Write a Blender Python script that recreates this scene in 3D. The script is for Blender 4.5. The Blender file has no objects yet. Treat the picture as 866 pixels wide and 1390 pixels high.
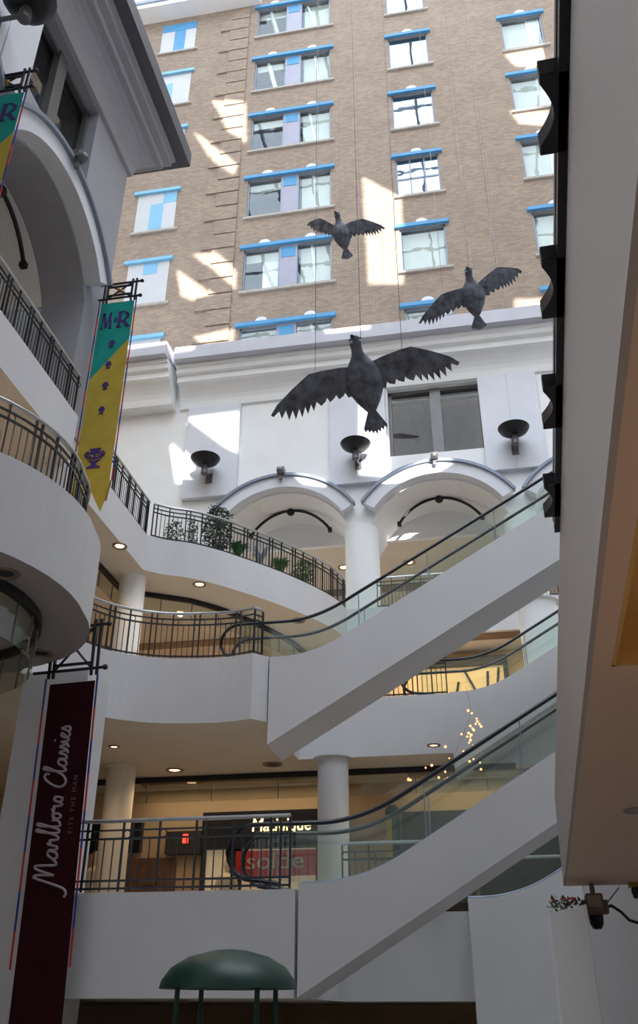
import bpy, bmesh, math, random
from mathutils import Vector, Matrix
from math import sin, cos, pi, radians, sqrt, atan2
random.seed(4)
C = bpy.context.scene.collection

# ------------------------------------------------------------------ materials
def nodes(name):
    m = bpy.data.materials.new(name); m.use_nodes = True
    nt = m.node_tree; b = nt.nodes['Principled BSDF']
    return m, nt, b
def mat(name, col, rough=.6, metal=0., noise=.05, scale=2., spec=.4, bump=0., bscale=40.):
    m, nt, b = nodes(name)
    tc = nt.nodes.new('ShaderNodeTexCoord')
    n = nt.nodes.new('ShaderNodeTexNoise'); n.inputs['Scale'].default_value = scale; n.inputs['Detail'].default_value = 5
    nt.links.new(tc.outputs['Object'], n.inputs['Vector'])
    r = nt.nodes.new('ShaderNodeValToRGB')
    r.color_ramp.elements[0].position = .3; r.color_ramp.elements[1].position = .7
    r.color_ramp.elements[0].color = [max(0, c*(1-noise)) for c in col]+[1]
    r.color_ramp.elements[1].color = [min(1, c*(1+noise)) for c in col]+[1]
    nt.links.new(n.outputs['Fac'], r.inputs['Fac']); nt.links.new(r.outputs['Color'], b.inputs['Base Color'])
    b.inputs['Roughness'].default_value = rough; b.inputs['Metallic'].default_value = metal
    b.inputs['Specular IOR Level'].default_value = spec
    if bump:
        n2 = nt.nodes.new('ShaderNodeTexNoise'); n2.inputs['Scale'].default_value = bscale
        nt.links.new(tc.outputs['Object'], n2.inputs['Vector'])
        bp = nt.nodes.new('ShaderNodeBump'); bp.inputs['Strength'].default_value = bump
        nt.links.new(n2.outputs['Fac'], bp.inputs['Height']); nt.links.new(bp.outputs['Normal'], b.inputs['Normal'])
    return m
def emit(name, col, s):
    m, nt, b = nodes(name)
    b.inputs['Base Color'].default_value = (*col, 1); b.inputs['Emission Color'].default_value = (*col, 1)
    b.inputs['Emission Strength'].default_value = s
    return m
def glassmat(name, tint, refl, rtint=(1, 1, 1), rough=.0):
    m = bpy.data.materials.new(name); m.use_nodes = True; nt = m.node_tree; nt.nodes.clear()
    o = nt.nodes.new('ShaderNodeOutputMaterial'); mx = nt.nodes.new('ShaderNodeMixShader')
    t = nt.nodes.new('ShaderNodeBsdfTransparent'); g = nt.nodes.new('ShaderNodeBsdfGlossy')
    t.inputs['Color'].default_value = (*tint, 1); g.inputs['Color'].default_value = (*rtint, 1); g.inputs['Roughness'].default_value = rough
    mx.inputs[0].default_value = refl
    nt.links.new(t.outputs[0], mx.inputs[1]); nt.links.new(g.outputs[0], mx.inputs[2]); nt.links.new(mx.outputs[0], o.inputs[0])
    if rough == 0:   # old panes: a slow ripple bends what they mirror
        tc = nt.nodes.new('ShaderNodeTexCoord'); n = nt.nodes.new('ShaderNodeTexNoise'); n.inputs['Scale'].default_value = .9
        bp = nt.nodes.new('ShaderNodeBump'); bp.inputs['Strength'].default_value = .035; bp.inputs['Distance'].default_value = .1
        nt.links.new(tc.outputs['Object'], n.inputs['Vector']); nt.links.new(n.outputs['Fac'], bp.inputs['Height']); nt.links.new(bp.outputs['Normal'], g.inputs['Normal'])
    return m
def brickmat():
    m, nt, b = nodes('tan_brick')
    tc = nt.nodes.new('ShaderNodeTexCoord'); sp = nt.nodes.new('ShaderNodeSeparateXYZ'); cb = nt.nodes.new('ShaderNodeCombineXYZ')
    nt.links.new(tc.outputs['Object'], sp.inputs[0]); nt.links.new(sp.outputs['X'], cb.inputs['X']); nt.links.new(sp.outputs['Z'], cb.inputs['Y'])
    br = nt.nodes.new('ShaderNodeTexBrick'); nt.links.new(cb.outputs[0], br.inputs['Vector'])
    br.inputs['Scale'].default_value = 1; br.inputs['Brick Width'].default_value = .28; br.inputs['Row Height'].default_value = .095
    br.inputs['Mortar Size'].default_value = .012; br.inputs['Bias'].default_value = -.1
    br.inputs['Color1'].default_value = (.385, .312, .25, 1); br.inputs['Color2'].default_value = (.28, .222, .178, 1); br.inputs['Mortar'].default_value = (.26, .215, .175, 1)
    n = nt.nodes.new('ShaderNodeTexNoise'); n.inputs['Scale'].default_value = .6; n.inputs['Detail'].default_value = 8
    nt.links.new(tc.outputs['Object'], n.inputs['Vector'])
    mx = nt.nodes.new('ShaderNodeMix'); mx.data_type = 'RGBA'; mx.blend_type = 'MULTIPLY'; mx.inputs[0].default_value = .5
    nt.links.new(br.outputs['Color'], mx.inputs[6])
    r = nt.nodes.new('ShaderNodeValToRGB'); r.color_ramp.elements[0].position = .3; r.color_ramp.elements[1].position = .7
    r.color_ramp.elements[0].color = (.80, .78, .78, 1); r.color_ramp.elements[1].color = (1.1, 1.05, 1, 1)
    nt.links.new(n.outputs['Fac'], r.inputs['Fac']); nt.links.new(r.outputs['Color'], mx.inputs[7]); nt.links.new(mx.outputs[2], b.inputs['Base Color'])
    b.inputs['Roughness'].default_value = .9; b.inputs['Specular IOR Level'].default_value = .15
    return m
M = dict(
    brick=brickmat(),
    white=mat('painted_plaster_white', (.87, .88, .88), .55, noise=.025, scale=1.2, spec=.3),
    fascia=mat('painted_plaster_grey_white', (.66, .655, .67), .5, noise=.03, scale=.9, spec=.3),
    ceil=mat('ceiling_plaster', (.74, .68, .58), .8, noise=.04, scale=.8, spec=.2),
    panel=mat('pilaster_paint', (.70, .72, .78), .5, noise=.03, scale=1.3),
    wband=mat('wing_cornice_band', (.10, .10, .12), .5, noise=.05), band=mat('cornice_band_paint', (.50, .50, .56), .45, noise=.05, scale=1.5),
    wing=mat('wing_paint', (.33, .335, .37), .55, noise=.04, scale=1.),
    tan=mat('tan_wall_paint', (.58, .42, .25), .8, noise=.06, scale=.7, spec=.2),
    yellow=mat('ochre_wall_paint', (.50, .38, .22), .8, noise=.05),
    black=mat('black_metal', (.018, .018, .022), .4, .3, noise=.2),
    rail=mat('dark_railing_metal', (.035, .04, .05), .35, .5, noise=.2),
    steel=mat('brushed_steel', (.55, .56, .58), .35, .8, noise=.08, scale=8),
    dark=mat('dark_interior', (.03, .03, .03), .7, noise=.2),
    rubber=mat('black_rubber', (.012, .014, .022), .35, noise=.1),
    bird=mat('patinated_bronze', (.12, .132, .16), .5, .4, noise=.5, scale=7, bump=.5, bscale=25),
    birdface=mat('pale_metal_patch', (.42, .46, .52), .45, .2, noise=.25, scale=10),
    blue=mat('sky_blue_paint', (.07, .28, .52), .5, noise=.05),
    blue2=mat('pale_blue_paint', (.2, .46, .68), .5, noise=.05),
    frame=mat('grey_blue_window_frame', (.22, .26, .33), .4, .2, noise=.06),
    lilac=mat('lilac_spandrel_paint', (.34, .34, .42), .5, noise=.04),
    board=mat('white_window_board', (.52, .54, .56), .5, noise=.03),
    stone=mat('limestone_sill', (.42, .39, .35), .8, noise=.1, scale=4),
    orn=mat('pale_fan_ornament', (.68, .72, .78), .6, noise=.1),
    blind=mat('cream_blind', (.60, .61, .53), .8, noise=.08, scale=1.5),
    curtain=mat('pale_curtain', (.9, .9, .88), .8, noise=.1, scale=3),
    room=mat('hotel_room_brown', (.16, .10, .07), .8, noise=.3, scale=.5),
    bronze=mat('bronze_window_frame', (.16, .155, .16), .4, .4, noise=.1),
    teal=mat('teal_banner_cloth', (.02, .30, .25), .8, noise=.08, scale=3, spec=.1),
    gold=mat('mustard_banner_cloth', (.50, .37, .06), .8, noise=.08, scale=3, spec=.1),
    purple=mat('purple_print', (.05, .02, .16), .7, noise=.1),
    maroon=mat('maroon_banner_cloth', (.030, .004, .008), .8, noise=.15, scale=3, spec=.1),
    script=mat('pale_grey_print', (.36, .30, .32), .7, noise=.05),
    faint=mat('faint_grey_print', (.13, .09, .10), .7, noise=.05),
    red=mat('red_edge_cloth', (.42, .03, .03), .7), navy=mat('navy_edge_cloth', (.03, .03, .20), .7),
    brass=mat('brass', (.30, .20, .07), .35, .8),
    leaf=mat('green_leaf', (.06, .22, .03), .5, noise=.5, scale=9), leaf2=mat('dark_leaf', (.025, .075, .02), .5, noise=.5, scale=9),
    silver=mat('silvery_leaf', (.45, .50, .52), .45, noise=.3, scale=9),
    redsign=mat('red_sign_panel', (.45, .02, .015), .5), signgrey=mat('sign_letter_grey', (.42, .40, .30), .6),
    green=mat('dark_green_paint', (.008, .04, .028), .4, noise=.2), wood=mat('brown_door_wood', (.16, .08, .045), .5, noise=.25, scale=5),
    flower=mat('red_petals', (.5, .03, .05), .5), lampbrown=mat('brown_camera_housing', (.14, .10, .075), .45, .3),
    skin=mat('mannequin_cream', (.75, .62, .45), .5), cloth=mat('shop_cloth', (.6, .55, .45), .8),
    concrete=mat('mask_concrete', (.45, .42, .39), .9, noise=.15), floor=mat('floor_tile', (.42, .38, .34), .4, noise=.08),
    fixture=mat('downlight_trim', (.25, .19, .15), .4, .5), coffer=mat('coffer_ochre', (.52, .33, .12), .8, noise=.04),
    rsoff=mat('soffit_tan', (.60, .44, .33), .8, noise=.03, scale=.6), rfas=mat('mezzanine_paint', (.37, .335, .315), .6, noise=.03, scale=.8),
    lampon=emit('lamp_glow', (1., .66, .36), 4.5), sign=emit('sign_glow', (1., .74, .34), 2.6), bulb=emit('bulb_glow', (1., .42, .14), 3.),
    shop=emit('lit_shop_wall', (.95, .66, .32), .30), shop2=emit('lit_boutique', (.9, .75, .5), .16),
    redglow=emit('red_glow', (1., .05, .03), 2.5),
    soldered=mat('red_lettering', (.6, .03, .02), .5), soldegreen=mat('green_lettering', (.06, .35, .08), .5),
    dglass=glassmat('dark_court_glass', (.6, .6, .58), .07, (.8, .85, .9)), glass=glassmat('window_glass', (.92, .95, .95), .05, (.9, .95, 1)), glassb=glassmat('mirror_bright_glass', (.75, .8, .82), .22, (.92, .97, 1)),
    bal=glassmat('balustrade_glass', (.94, .98, .965), .06, (.9, 1, .97)), baf=glassmat('hanging_glass', (.88, .90, .86), .08, (.9, .95, .95)),
)

# ------------------------------------------------------------------ mesh helpers
class MB:
    def __init__(s): s.bm = bmesh.new()
    def quad(s, *ps):
        try: return s.bm.faces.new([s.bm.verts.new(p) for p in ps])
        except ValueError: pass
    def box(s, a, b, mtx=None):
        (x0, y0, z0), (x1, y1, z1) = a, b
        vs = [Vector(p) for p in ((x0,y0,z0),(x1,y0,z0),(x1,y1,z0),(x0,y1,z0),(x0,y0,z1),(x1,y0,z1),(x1,y1,z1),(x0,y1,z1))]
        if mtx: vs = [mtx @ v for v in vs]
        v = [s.bm.verts.new(p) for p in vs]
        for f in ((0,3,2,1),(4,5,6,7),(0,1,5,4),(1,2,6,5),(2,3,7,6),(3,0,4,7)): s.bm.faces.new([v[i] for i in f])
        return s
    def prism(s, poly, h, axis='z', off=0.):
        # poly: 2D list; extruded from off to off+h along the axis
        def P(a, b, c):
            return {'z': (a, b, c), 'y': (a, c, b), 'x': (c, a, b)}[axis]
        lo = [s.bm.verts.new(P(a, b, off)) for a, b in poly]; hi = [s.bm.verts.new(P(a, b, off+h)) for a, b in poly]
        n = len(poly)
        s.bm.faces.new(lo); s.bm.faces.new(hi)
        for i in range(n): s.bm.faces.new((lo[i], lo[(i+1) % n], hi[(i+1) % n], hi[i]))
        return s
    def tube(s, pts, r, n=8, closed=False, caps=True, flat=1.):
        pts = [Vector(p) for p in pts]; rings = []; up0 = Vector((0, 0, 1)); N = len(pts)
        for i, p in enumerate(pts):
            a = pts[(i-1) % N] if closed or i > 0 else p; b = pts[(i+1) % N] if closed or i < N-1 else p
            t = (b-a).normalized(); u = up0 if abs(t.z) < .95 else Vector((0, 1, 0))
            sx = t.cross(u).normalized(); sy = sx.cross(t).normalized()
            rr = r[i] if isinstance(r, (list, tuple)) else r
            rings.append([s.bm.verts.new(p+sx*cos(2*pi*k/n)*rr+sy*sin(2*pi*k/n)*rr*flat) for k in range(n)])
        for i in range(N if closed else N-1):
            A = rings[i]; B = rings[(i+1) % N]
            for k in range(n): s.bm.faces.new((A[k], A[(k+1) % n], B[(k+1) % n], B[k]))
        if caps and not closed: s.bm.faces.new(rings[0]); s.bm.faces.new(rings[-1])
        return s
    def lathe(s, prof, n=24, mtx=None):
        rings = []
        for r, z in prof:
            ring = []
            for k in range(n):
                v = Vector((r*cos(2*pi*k/n), r*sin(2*pi*k/n), z))
                ring.append(s.bm.verts.new(mtx @ v if mtx else v))
            rings.append(ring)
        for A, B in zip(rings, rings[1:]):
            for k in range(n): s.bm.faces.new((A[k], A[(k+1) % n], B[(k+1) % n], B[k]))
        s.bm.faces.new(rings[0]); s.bm.faces.new(rings[-1])
        return s
    def sweep(s, path, prof, caps=True, side=1, closed=False):
        # path: 2D (x, y) polyline; prof: list of (out, z); out is to the right of travel when side = 1
        N = len(path); rings = []
        for i in range(N):
            p = Vector(path[i])
            d0 = (p-Vector(path[i-1])).normalized() if i > 0 else None
            d1 = (Vector(path[i+1])-p).normalized() if i < N-1 else None
            if d0 is None: d0 = d1
            if d1 is None: d1 = d0
            n0 = Vector((d0.y, -d0.x))*side; n1 = Vector((d1.y, -d1.x))*side
            m = (n0+n1); m = m/max(.2, (1+n0.dot(n1)))
            rings.append([s.bm.verts.new((p.x+m.x*o, p.y+m.y*o, z)) for o, z in prof])
        k = len(prof)
        for A, B in zip(rings, rings[1:]):
            for j in range(k): s.bm.faces.new((A[j], A[(j+1) % k], B[(j+1) % k], B[j]))
        if caps: s.bm.faces.new(rings[0]); s.bm.faces.new(rings[-1])
        return s
    def ball(s, c, r, sub=2, sc=(1, 1, 1)):
        g = bmesh.ops.create_icosphere(s.bm, subdivisions=sub, radius=r)
        for v in g['verts']: v.co = Vector((v.co.x*sc[0]+c[0], v.co.y*sc[1]+c[1], v.co.z*sc[2]+c[2]))
        return s
    def build(s, name, m, parent=None, smooth=False, bevel=0.):
        bmesh.ops.recalc_face_normals(s.bm, faces=s.bm.faces)
        me = bpy.data.meshes.new(name); s.bm.to_mesh(me); s.bm.free()
        for mm in (m if isinstance(m, (list, tuple)) else [m]): me.materials.append(mm)
        o = bpy.data.objects.new(name, me); C.objects.link(o)
        if parent: o.parent = parent
        if smooth:
            for p in me.polygons: p.use_smooth = True
            try: me.set_sharp_from_angle(angle=radians(45))
            except Exception: pass
        if bevel:
            b = o.modifiers.new('bevel', 'BEVEL'); b.width = bevel; b.segments = 2; b.limit_method = 'ANGLE'
        return o
def tag(o, label, cat, group=None):
    o['label'] = label; o['category'] = cat
    if group: o['group'] = group
    return o
def struct(o, label=None, cat=None):
    o['kind'] = 'structure'
    if label: o['label'] = label
    if cat: o['category'] = cat
    return o
def empty(name, loc=(0, 0, 0), mtx=None):
    o = bpy.data.objects.new(name, None); C.objects.link(o)
    if mtx is not None: o.matrix_world = mtx
    else: o.location = loc
    return o
def copyo(o, parent=None, loc=None):
    c = o.copy(); C.objects.link(c)
    if parent: c.parent = parent
    if loc is not None: c.location = loc
    return c
def copy_tree(o, parent=None):
    c = o.copy(); C.objects.link(c); c.parent = parent
    for ch in [x for x in bpy.data.objects if x.parent == o]: copy_tree(ch, c)
    return c
def arc(cx, cy, r, a0, a1, n):
    return [(cx+r*cos(radians(a0+(a1-a0)*i/n)), cy+r*sin(radians(a0+(a1-a0)*i/n))) for i in range(n+1)]
def catmull(P, n=6):
    P = [Vector(p) for p in P]; Q = [2*P[0]-P[1]]+P+[2*P[-1]-P[-2]]; out = []
    for i in range(1, len(Q)-2):
        for k in range(n):
            t = k/n; a, b, c, d = Q[i-1:i+3]
            out.append(.5*((2*b)+(c-a)*t+(2*a-5*b+4*c-d)*t*t+(3*b-a-3*c+d)*t**3))
    out.append(P[-1]); return [tuple(v) for v in out]
def text(s, size, m, name, parent=None, loc=(0, 0, 0), rot=(pi/2, 0, 0), ext=.01, shear=0., align='CENTER', scale=(1, 1, 1), space=1.):
    cu = bpy.data.curves.new(name, 'FONT'); cu.body = s; cu.size = size; cu.extrude = ext; cu.shear = shear
    cu.align_x = align; cu.align_y = 'CENTER'; cu.space_character = space
    t = bpy.data.objects.new(name+'_curve', cu); C.objects.link(t)
    dg = bpy.context.evaluated_depsgraph_get(); me = bpy.data.meshes.new_from_object(t.evaluated_get(dg))
    bpy.data.objects.remove(t); bpy.data.curves.remove(cu)
    me.materials.clear(); me.materials.append(m)
    o = bpy.data.objects.new(name, me); C.objects.link(o); o.location = loc; o.rotation_euler = rot; o.scale = scale
    if parent: o.parent = parent
    return o

# ------------------------------------------------------------------ camera (solved from the building's straight lines)
PI_, YA, RO, F = radians(30.6), radians(-10.5), radians(.1), 1230.
def axes():
    fw = Vector((sin(YA)*cos(PI_), cos(YA)*cos(PI_), sin(PI_))); rt = Vector((cos(YA), -sin(YA), 0)); up = rt.cross(fw)
    return fw, rt*cos(RO)+up*sin(RO), -rt*sin(RO)+up*cos(RO)
fw, rt, up = axes()
cd = bpy.data.cameras.new('camera'); cam = bpy.data.objects.new('camera', cd); C.objects.link(cam)
cd.sensor_width = 36; cd.lens = F/1390*36; cd.shift_y = -45/1390; cd.clip_end = 600; cd.clip_start = .05
cam.matrix_world = Matrix(((rt.x, up.x, -fw.x, 0), (rt.y, up.y, -fw.y, 0), (rt.z, up.z, -fw.z, 1.6), (0, 0, 0, 1)))
bpy.context.scene.camera = cam

# ------------------------------------------------------------------ brick tower
YB = 30.; YT_ = -14.
rows = {k: 46.77+4.72*k for k in range(-4, 2)}
WH = 2.75
cols = {1: (-14.85, -12.8), 2: (-9.15, -5.0), 3: (-1.85, .22), 4: (4.07, 6.13), 5: (9.6, 11.6)}
holes = [(a, b, rows[k]-WH, rows[k]-.14) for c, (a, b) in cols.items() if c != 1 for k in rows]
def wall_with_holes(name, x0, x1, z0, z1, holes, y, th, m):
    xs = sorted({x0, x1}|{h[0] for h in holes}|{h[1] for h in holes}); zs = sorted({z0, z1}|{h[2] for h in holes}|{h[3] for h in holes})
    b = MB(); inside = lambda x, z: any(h[0] < x < h[1] and h[2] < z < h[3] for h in holes)
    for i in range(len(xs)-1):
        for j in range(len(zs)-1):
            if not inside((xs[i]+xs[i+1])/2, (zs[j]+zs[j+1])/2):
                b.quad((xs[i], y, zs[j]), (xs[i+1], y, zs[j]), (xs[i+1], y, zs[j+1]), (xs[i], y, zs[j+1]))
                b.quad((xs[i], y+th, zs[j]), (xs[i], y+th, zs[j+1]), (xs[i+1], y+th, zs[j+1]), (xs[i+1], y+th, zs[j]))
    for a, c, d, e in holes:
        b.quad((a, y, d), (c, y, d), (c, y+th, d), (a, y+th, d)); b.quad((a, y, e), (a, y+th, e), (c, y+th, e), (c, y, e))
        b.quad((a, y, d), (a, y+th, d), (a, y+th, e), (a, y, e)); b.quad((c, y, d), (c, y, e), (c, y+th, e), (c, y+th, d))
    return struct(b.build(name, m))
bw = wall_with_holes('wall_brick', -24, 22, 24, 60, holes, YB, .35, M['brick'])
bw['label'] = 'tall tan brick hotel wall rising behind the white cornice'
# quoin blocks: alternate long and short raised brick courses left of the double windows
z = 25.2; k = 0
while z < 51.2:
    w = 1.66 if k % 2 == 0 else 1.10
    MB().box((-9.62-w, YB-.09, z+.04), (-9.62, YB+.02, z+.90)).build('quoin', M['brick'], bw)
    z += .945; k += 1
# hotel rooms behind the panes
struct(MB().box((-24, 32.2, 24), (22, 32.4, 60)).build('wall_hotel_room', M['room']))
for k in rows:
    struct(MB().box((-24, 30.4, rows[k]+.9), (13, 32.2, rows[k]+1.1)).build('floor_hotel', M['ceil']))

def fan(b, x, z, y):
    b.prism([(x-.27, z)]+[(x+.27*cos(radians(180-a)), z+.24*sin(radians(a))) for a in range(0, 181, 20)], -.09, 'y', y)
wn = [0]
FRAME_MESH = {}
def hotel_window(col, k):
    wn[0] += 1
    a, c = cols[col]; zt = rows[k]; z0 = zt-WH; z1 = zt-.14
    root = empty('window_%d' % wn[0], ((a+c)/2, YB, z0)); root['kind'] = 'structure'
    def P(b, name, m, **kw):
        o = b.build(name, m, root, **kw); o.matrix_parent_inverse = Matrix.Translation((-(a+c)/2, -YB, -z0)); return o
    if not (col == 1 and k == 1):
        P(MB().box((a-.18, YB-.16, zt-.13), (c+.18, YB+.02, zt+.06)), 'lintel', M['blue' if not col == 1 else 'blue2'])
    P(MB().box((a-.12, YB-.12, z0-.12), (c+.2, YB+.1, z0)), 'sill', M['stone'])
    if col == 1:
        P(MB().box((a, YB-.02, z0), (c, YB+.1, z1)), 'board', M['board'])
        w = c-a; h = z1-z0; pats = {1: [(0, .75, 1, 1, 'blue'), (.38, 0, .7, .74, 'blue')], 0: [(.0, 0, .48, .8, 'blue2'), (.2, .05, .52, .72, 'blue2')], -1: [(.3, .1, .6, .7, 'blue2')],
                -2: [(.35, .05, .68, .72, 'blue2'), (.66, .72, 1, .98, 'blue2')], -3: [(.38, .72, .72, .98, 'blue2')], -4: [(.35, .3, .72, .6, 'blue2')]}
        if k == 0: pats[0] = pats[0][1:]
        for (u0, v0, u1, v1, mm) in pats[k]:
            P(MB().box((a+u0*w, YB-.035, z0+v0*h), (a+u1*w, YB, z0+v1*h)), 'painted_panel', M[mm])
        return root
    yf = YB+.12
    fb = MB(); t = .07
    fb.box((a, yf-.05, z0), (a+t, yf+.05, z1)); fb.box((c-t, yf-.05, z0), (c, yf+.05, z1)); fb.box((a, yf-.05, z0), (c, yf+.05, z0+t)); fb.box((a, yf-.05, z1-t), (c, yf+.05, z1))
    if col == 2:
        m0, m1 = a+1.72, a+2.5
        P(MB().box((m0, yf-.08, z0), (m1, yf+.06, z1)), 'spandrel_panel', M['lilac'])
        P(MB().box((m0+.06, yf-.1, z1-.72), (m1-.06, yf-.05, z1-.1)), 'painted_panel', M['blue'])
        fb.box((m0-.06, yf-.09, z0), (m0, yf+.05, z1)); fb.box((m1, yf-.09, z0), (m1+.06, yf+.05, z1))
        for (g0, g1) in ((a, m0), (m1, c)):
            P(MB().box((g0+.05, yf-.005, z0+.05), (g1-.05, yf+.005, z1-.05)), 'pane', M['glass'])
        # blinds and curtains
        r = random.Random(wn[0]*7)
        P(MB().box((m1+.15, yf+.25, z0), (c-.1, yf+.27, z1)), 'blind', M['blind'])
        b = MB(); b.tube([(m1+.3+.5*r.random(), yf+.18, z1), (m1+.7+.6*r.random(), yf+.18, z0)], .09, 6); P(b, 'curtain', M['curtain'])
        if k in (0, 1):
            b = MB(); b.tube([(a+.7, yf+.18, z1), (a+1.2, yf+.18, z0)], .12, 6); P(b, 'curtain', M['curtain'])
        if k == -3: P(MB().box((a+.85, yf+.25, z0), (a+1.6, yf+.27, z1-.5)), 'blind', M['curtain'])
        P(MB().box((a+.05, yf+.22, z1-.55), (m0, yf+.25, z1)), 'blind', M['blind'])
        b = MB(); fan(b, a+1.0, zt+.05, YB-.05); P(b, 'fan_ornament', M['orn']); b = MB(); fan(b, c-.95, zt+.05, YB-.05); P(b, 'fan_ornament', M['orn'])
    else:
        bright = col == 3 and k > -3
        P(MB().box((a+.05, yf-.005, z0+.05), (c-.05, yf+.005, z1-.05)), 'pane', M['glassb' if bright else 'glass'])
        if col == 3 and k == -2:
            for u in (.33, .66): fb.box((a+(c-a)*u-.03, yf-.03, z0), (a+(c-a)*u+.03, yf+.03, z1))
            fb.box((a, yf-.03, z0+1.2), (c, yf+.03, z0+1.3))
        if col == 3 and k <= -3: P(MB().box((a+.1, yf+.25, z0+.1), (c-.1, yf+.27, z1)), 'blind', M['blind'])
        if col >= 4:
            P(MB().box((a+.1, yf+.25, z0), (a+1.35, yf+.27, z1)), 'blind', M['blind'])
            b = MB()
            for q in range(5): b.tube([(a+1.35+q*.14, yf+.2, z1), (a+1.3+q*.16, yf+.18, z0)], .07, 6)
            P(b, 'curtain', M['curtain'])
        b = MB(); fan(b, (a+c)/2, zt+.05, YB-.05); P(b, 'fan_ornament', M['orn'])
    P(fb, 'window_frame', M['frame'])
    return root
for col in (1, 2, 3, 4):
    for k in sorted(rows, reverse=True): hotel_window(col, k)
struct(MB().box((-24.4, YT_, 24), (-24, 30, 60)).build('wall_sky_block_left', M['brick'])); struct(MB().box((22, YT_, 0), (22.4, 30.4, 60)).build('wall_sky_block_right', M['brick']))  # unseen side walls, added to cut sideways sky light
# expansion joints in the brick face
for x in (1.3, 2.35): struct(MB().box((x, YB-.006, 25), (x+.02, YB+.01, 58)).build('trim_joint', M['bronze']))
# white ledge of the upper storey at top left
lb = MB(); lb.box((-23, YB-1.0, 51.9), (-9.0, YB+.1, 54.5)); lb = struct(lb.build('trim_ledge', M['white']), 'projecting white ledge across the top left of the brick wall')
MB().box((-23, YB-1.08, 52.25), (-9.0, YB-.98, 52.5)).build('ledge_rail', M['frame'], lb)

# ------------------------------------------------------------------ white court bays (back wall and left wing share one design)
RA, CZ = 2.6, 15.34            # arch opening radius and centre height
def frame_matrix(origin, u, out):
    u = Vector(u); out = Vector(out); v = Vector((0, 0, 1)); o = Vector(origin)
    return Matrix(((u.x, v.x, out.x, o.x), (u.y, v.y, out.y, o.y), (u.z, v.z, out.z, o.z), (0, 0, 0, 1)))
MBK = frame_matrix((0, 28, 0), (1, 0, 0), (0, -1, 0))
MLW = frame_matrix((-8.6, 0, 0), (0, 1, 0), (1, 0, 0))
ZSP = 16.4
def arch_pts(c, r, z0, n=24):
    a = math.asin((z0-CZ)/r)
    return [(c+r*cos(pi-a-(pi-2*a)*i/n), CZ+r*sin(pi-a-(pi-2*a)*i/n)) for i in range(n+1)]
def bay_wall(name, mtx, u0, u1, arches, wins, zt, th, m, zbot=12.9, label=None, solid_left=True):
    b = MB()
    outline = [(u0, 19.1), (u0, zbot)]
    for c in arches:
        hw = sqrt(RA*RA-(ZSP-CZ)**2)
        if c-hw > u0+.01 and c == arches[0]: outline += [(c-hw, zbot)]
        pts = arch_pts(c, RA, ZSP)
        outline += pts
        if c == arches[-1]: outline += [(c+hw, zbot)]
    outline += [(u1, zbot), (u1, 19.1)]
    if not solid_left: pass
    b.prism(outline, -th, 'z', 0.)
    us = [u0]+[w for ww in wins for w in ww]+[u1]
    for i in range(0, len(us), 2): b.box((us[i], 19.1, -th), (us[i+1], 22.1, 0))
    b.box((u0, 22.1, -th), (u1, zt, 0))
    o = b.build(name, m); o.matrix_world = mtx; struct(o, label)
    return o
def hood(mtx, c, label, th=.9):
    # projecting archivolt with its metal rail and crown lamp
    root = empty('trim_arch', mtx=mtx @ Matrix.Translation((c, CZ, 0))); root['kind'] = 'structure'; root['label'] = label
    a = radians(33.5)
    def ring(r0, r1, z0, z1, a0=a, n=28):
        b = MB(); prev = None
        for i in range(n+1):
            t = pi-a0-(pi-2*a0)*i/n; q = [b.bm.verts.new(p) for p in ((r0*cos(t), r0*sin(t), z0), (r1*cos(t), r1*sin(t), z0), (r1*cos(t), r1*sin(t), z1), (r0*cos(t), r0*sin(t), z1))]
            if prev:
                for j in range(4): b.bm.faces.new((prev[j], prev[(j+1) % 4], q[(j+1) % 4], q[j]))
            else: b.bm.faces.new(q)
            prev = q
        b.bm.faces.new(prev); return b
    ring(RA+.06, RA+.5, 0, .42).build('archivolt', M['panel'], root, smooth=True)
    ring(RA+.50, RA+.60, .2, .52).build('arch_rail', M['frame'], root, smooth=True)
    b = MB().box((-.13, RA+.55, .3), (.13, RA+.8, .62)); b.ball((0, RA+.62, .66), .14, 2); b.box((-.05, RA+.3, .5), (.05, RA+.62, .6)); b.build('crown_lamp', M['bronze'], root)
    # barrel vault behind the opening
    b = MB(); prev = None; r = RA
    for i in range(29):
        t = radians(24)+radians(132)*i/28; q = [b.bm.verts.new(p) for p in ((r*cos(t), r*sin(t), -th-.002), (r*cos(t), r*sin(t), -2.7), ((r+.12)*cos(t), (r+.12)*sin(t), -2.7), ((r+.12)*cos(t), (r+.12)*sin(t), -th-.002))]
        if prev:
            for j in range(4): b.bm.faces.new((prev[j], prev[(j+1) % 4], q[(j+1) % 4], q[j]))
        else: b.bm.faces.new(q)
        prev = q
    b.bm.faces.new(prev); b.build('vault', M['white'], root, smooth=True)
    b = MB(); pts = [((RA-.1)*cos(t)*.78, (RA-.03)*sin(t), -1.25) for t in [pi-radians(40)-(pi-radians(80))*i/20 for i in range(21)]]
    b.tube(pts, .055, 8); b.ball((0, RA-.08, -1.25), .16, 2); b.box((pts[0][0]-.07, pts[0][1]-.1, -1.33), (pts[0][0]+.07, pts[0][1]+.05, -1.17)); b.box((pts[-1][0]-.07, pts[-1][1]-.1, -1.33), (pts[-1][0]+.07, pts[-1][1]+.05, -1.17))
    b.build('curved_rod', M['black'], root, smooth=True)
    return root
wb = bay_wall('wall_back', MBK, -16, 12, [-6.5, -.95, 4.6, 10.15], [(-2.56, 1.0), (8.6, 12.0)], 24.4, .9, M['white'], label='white court wall with round arches under a heavy cornice')
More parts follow.
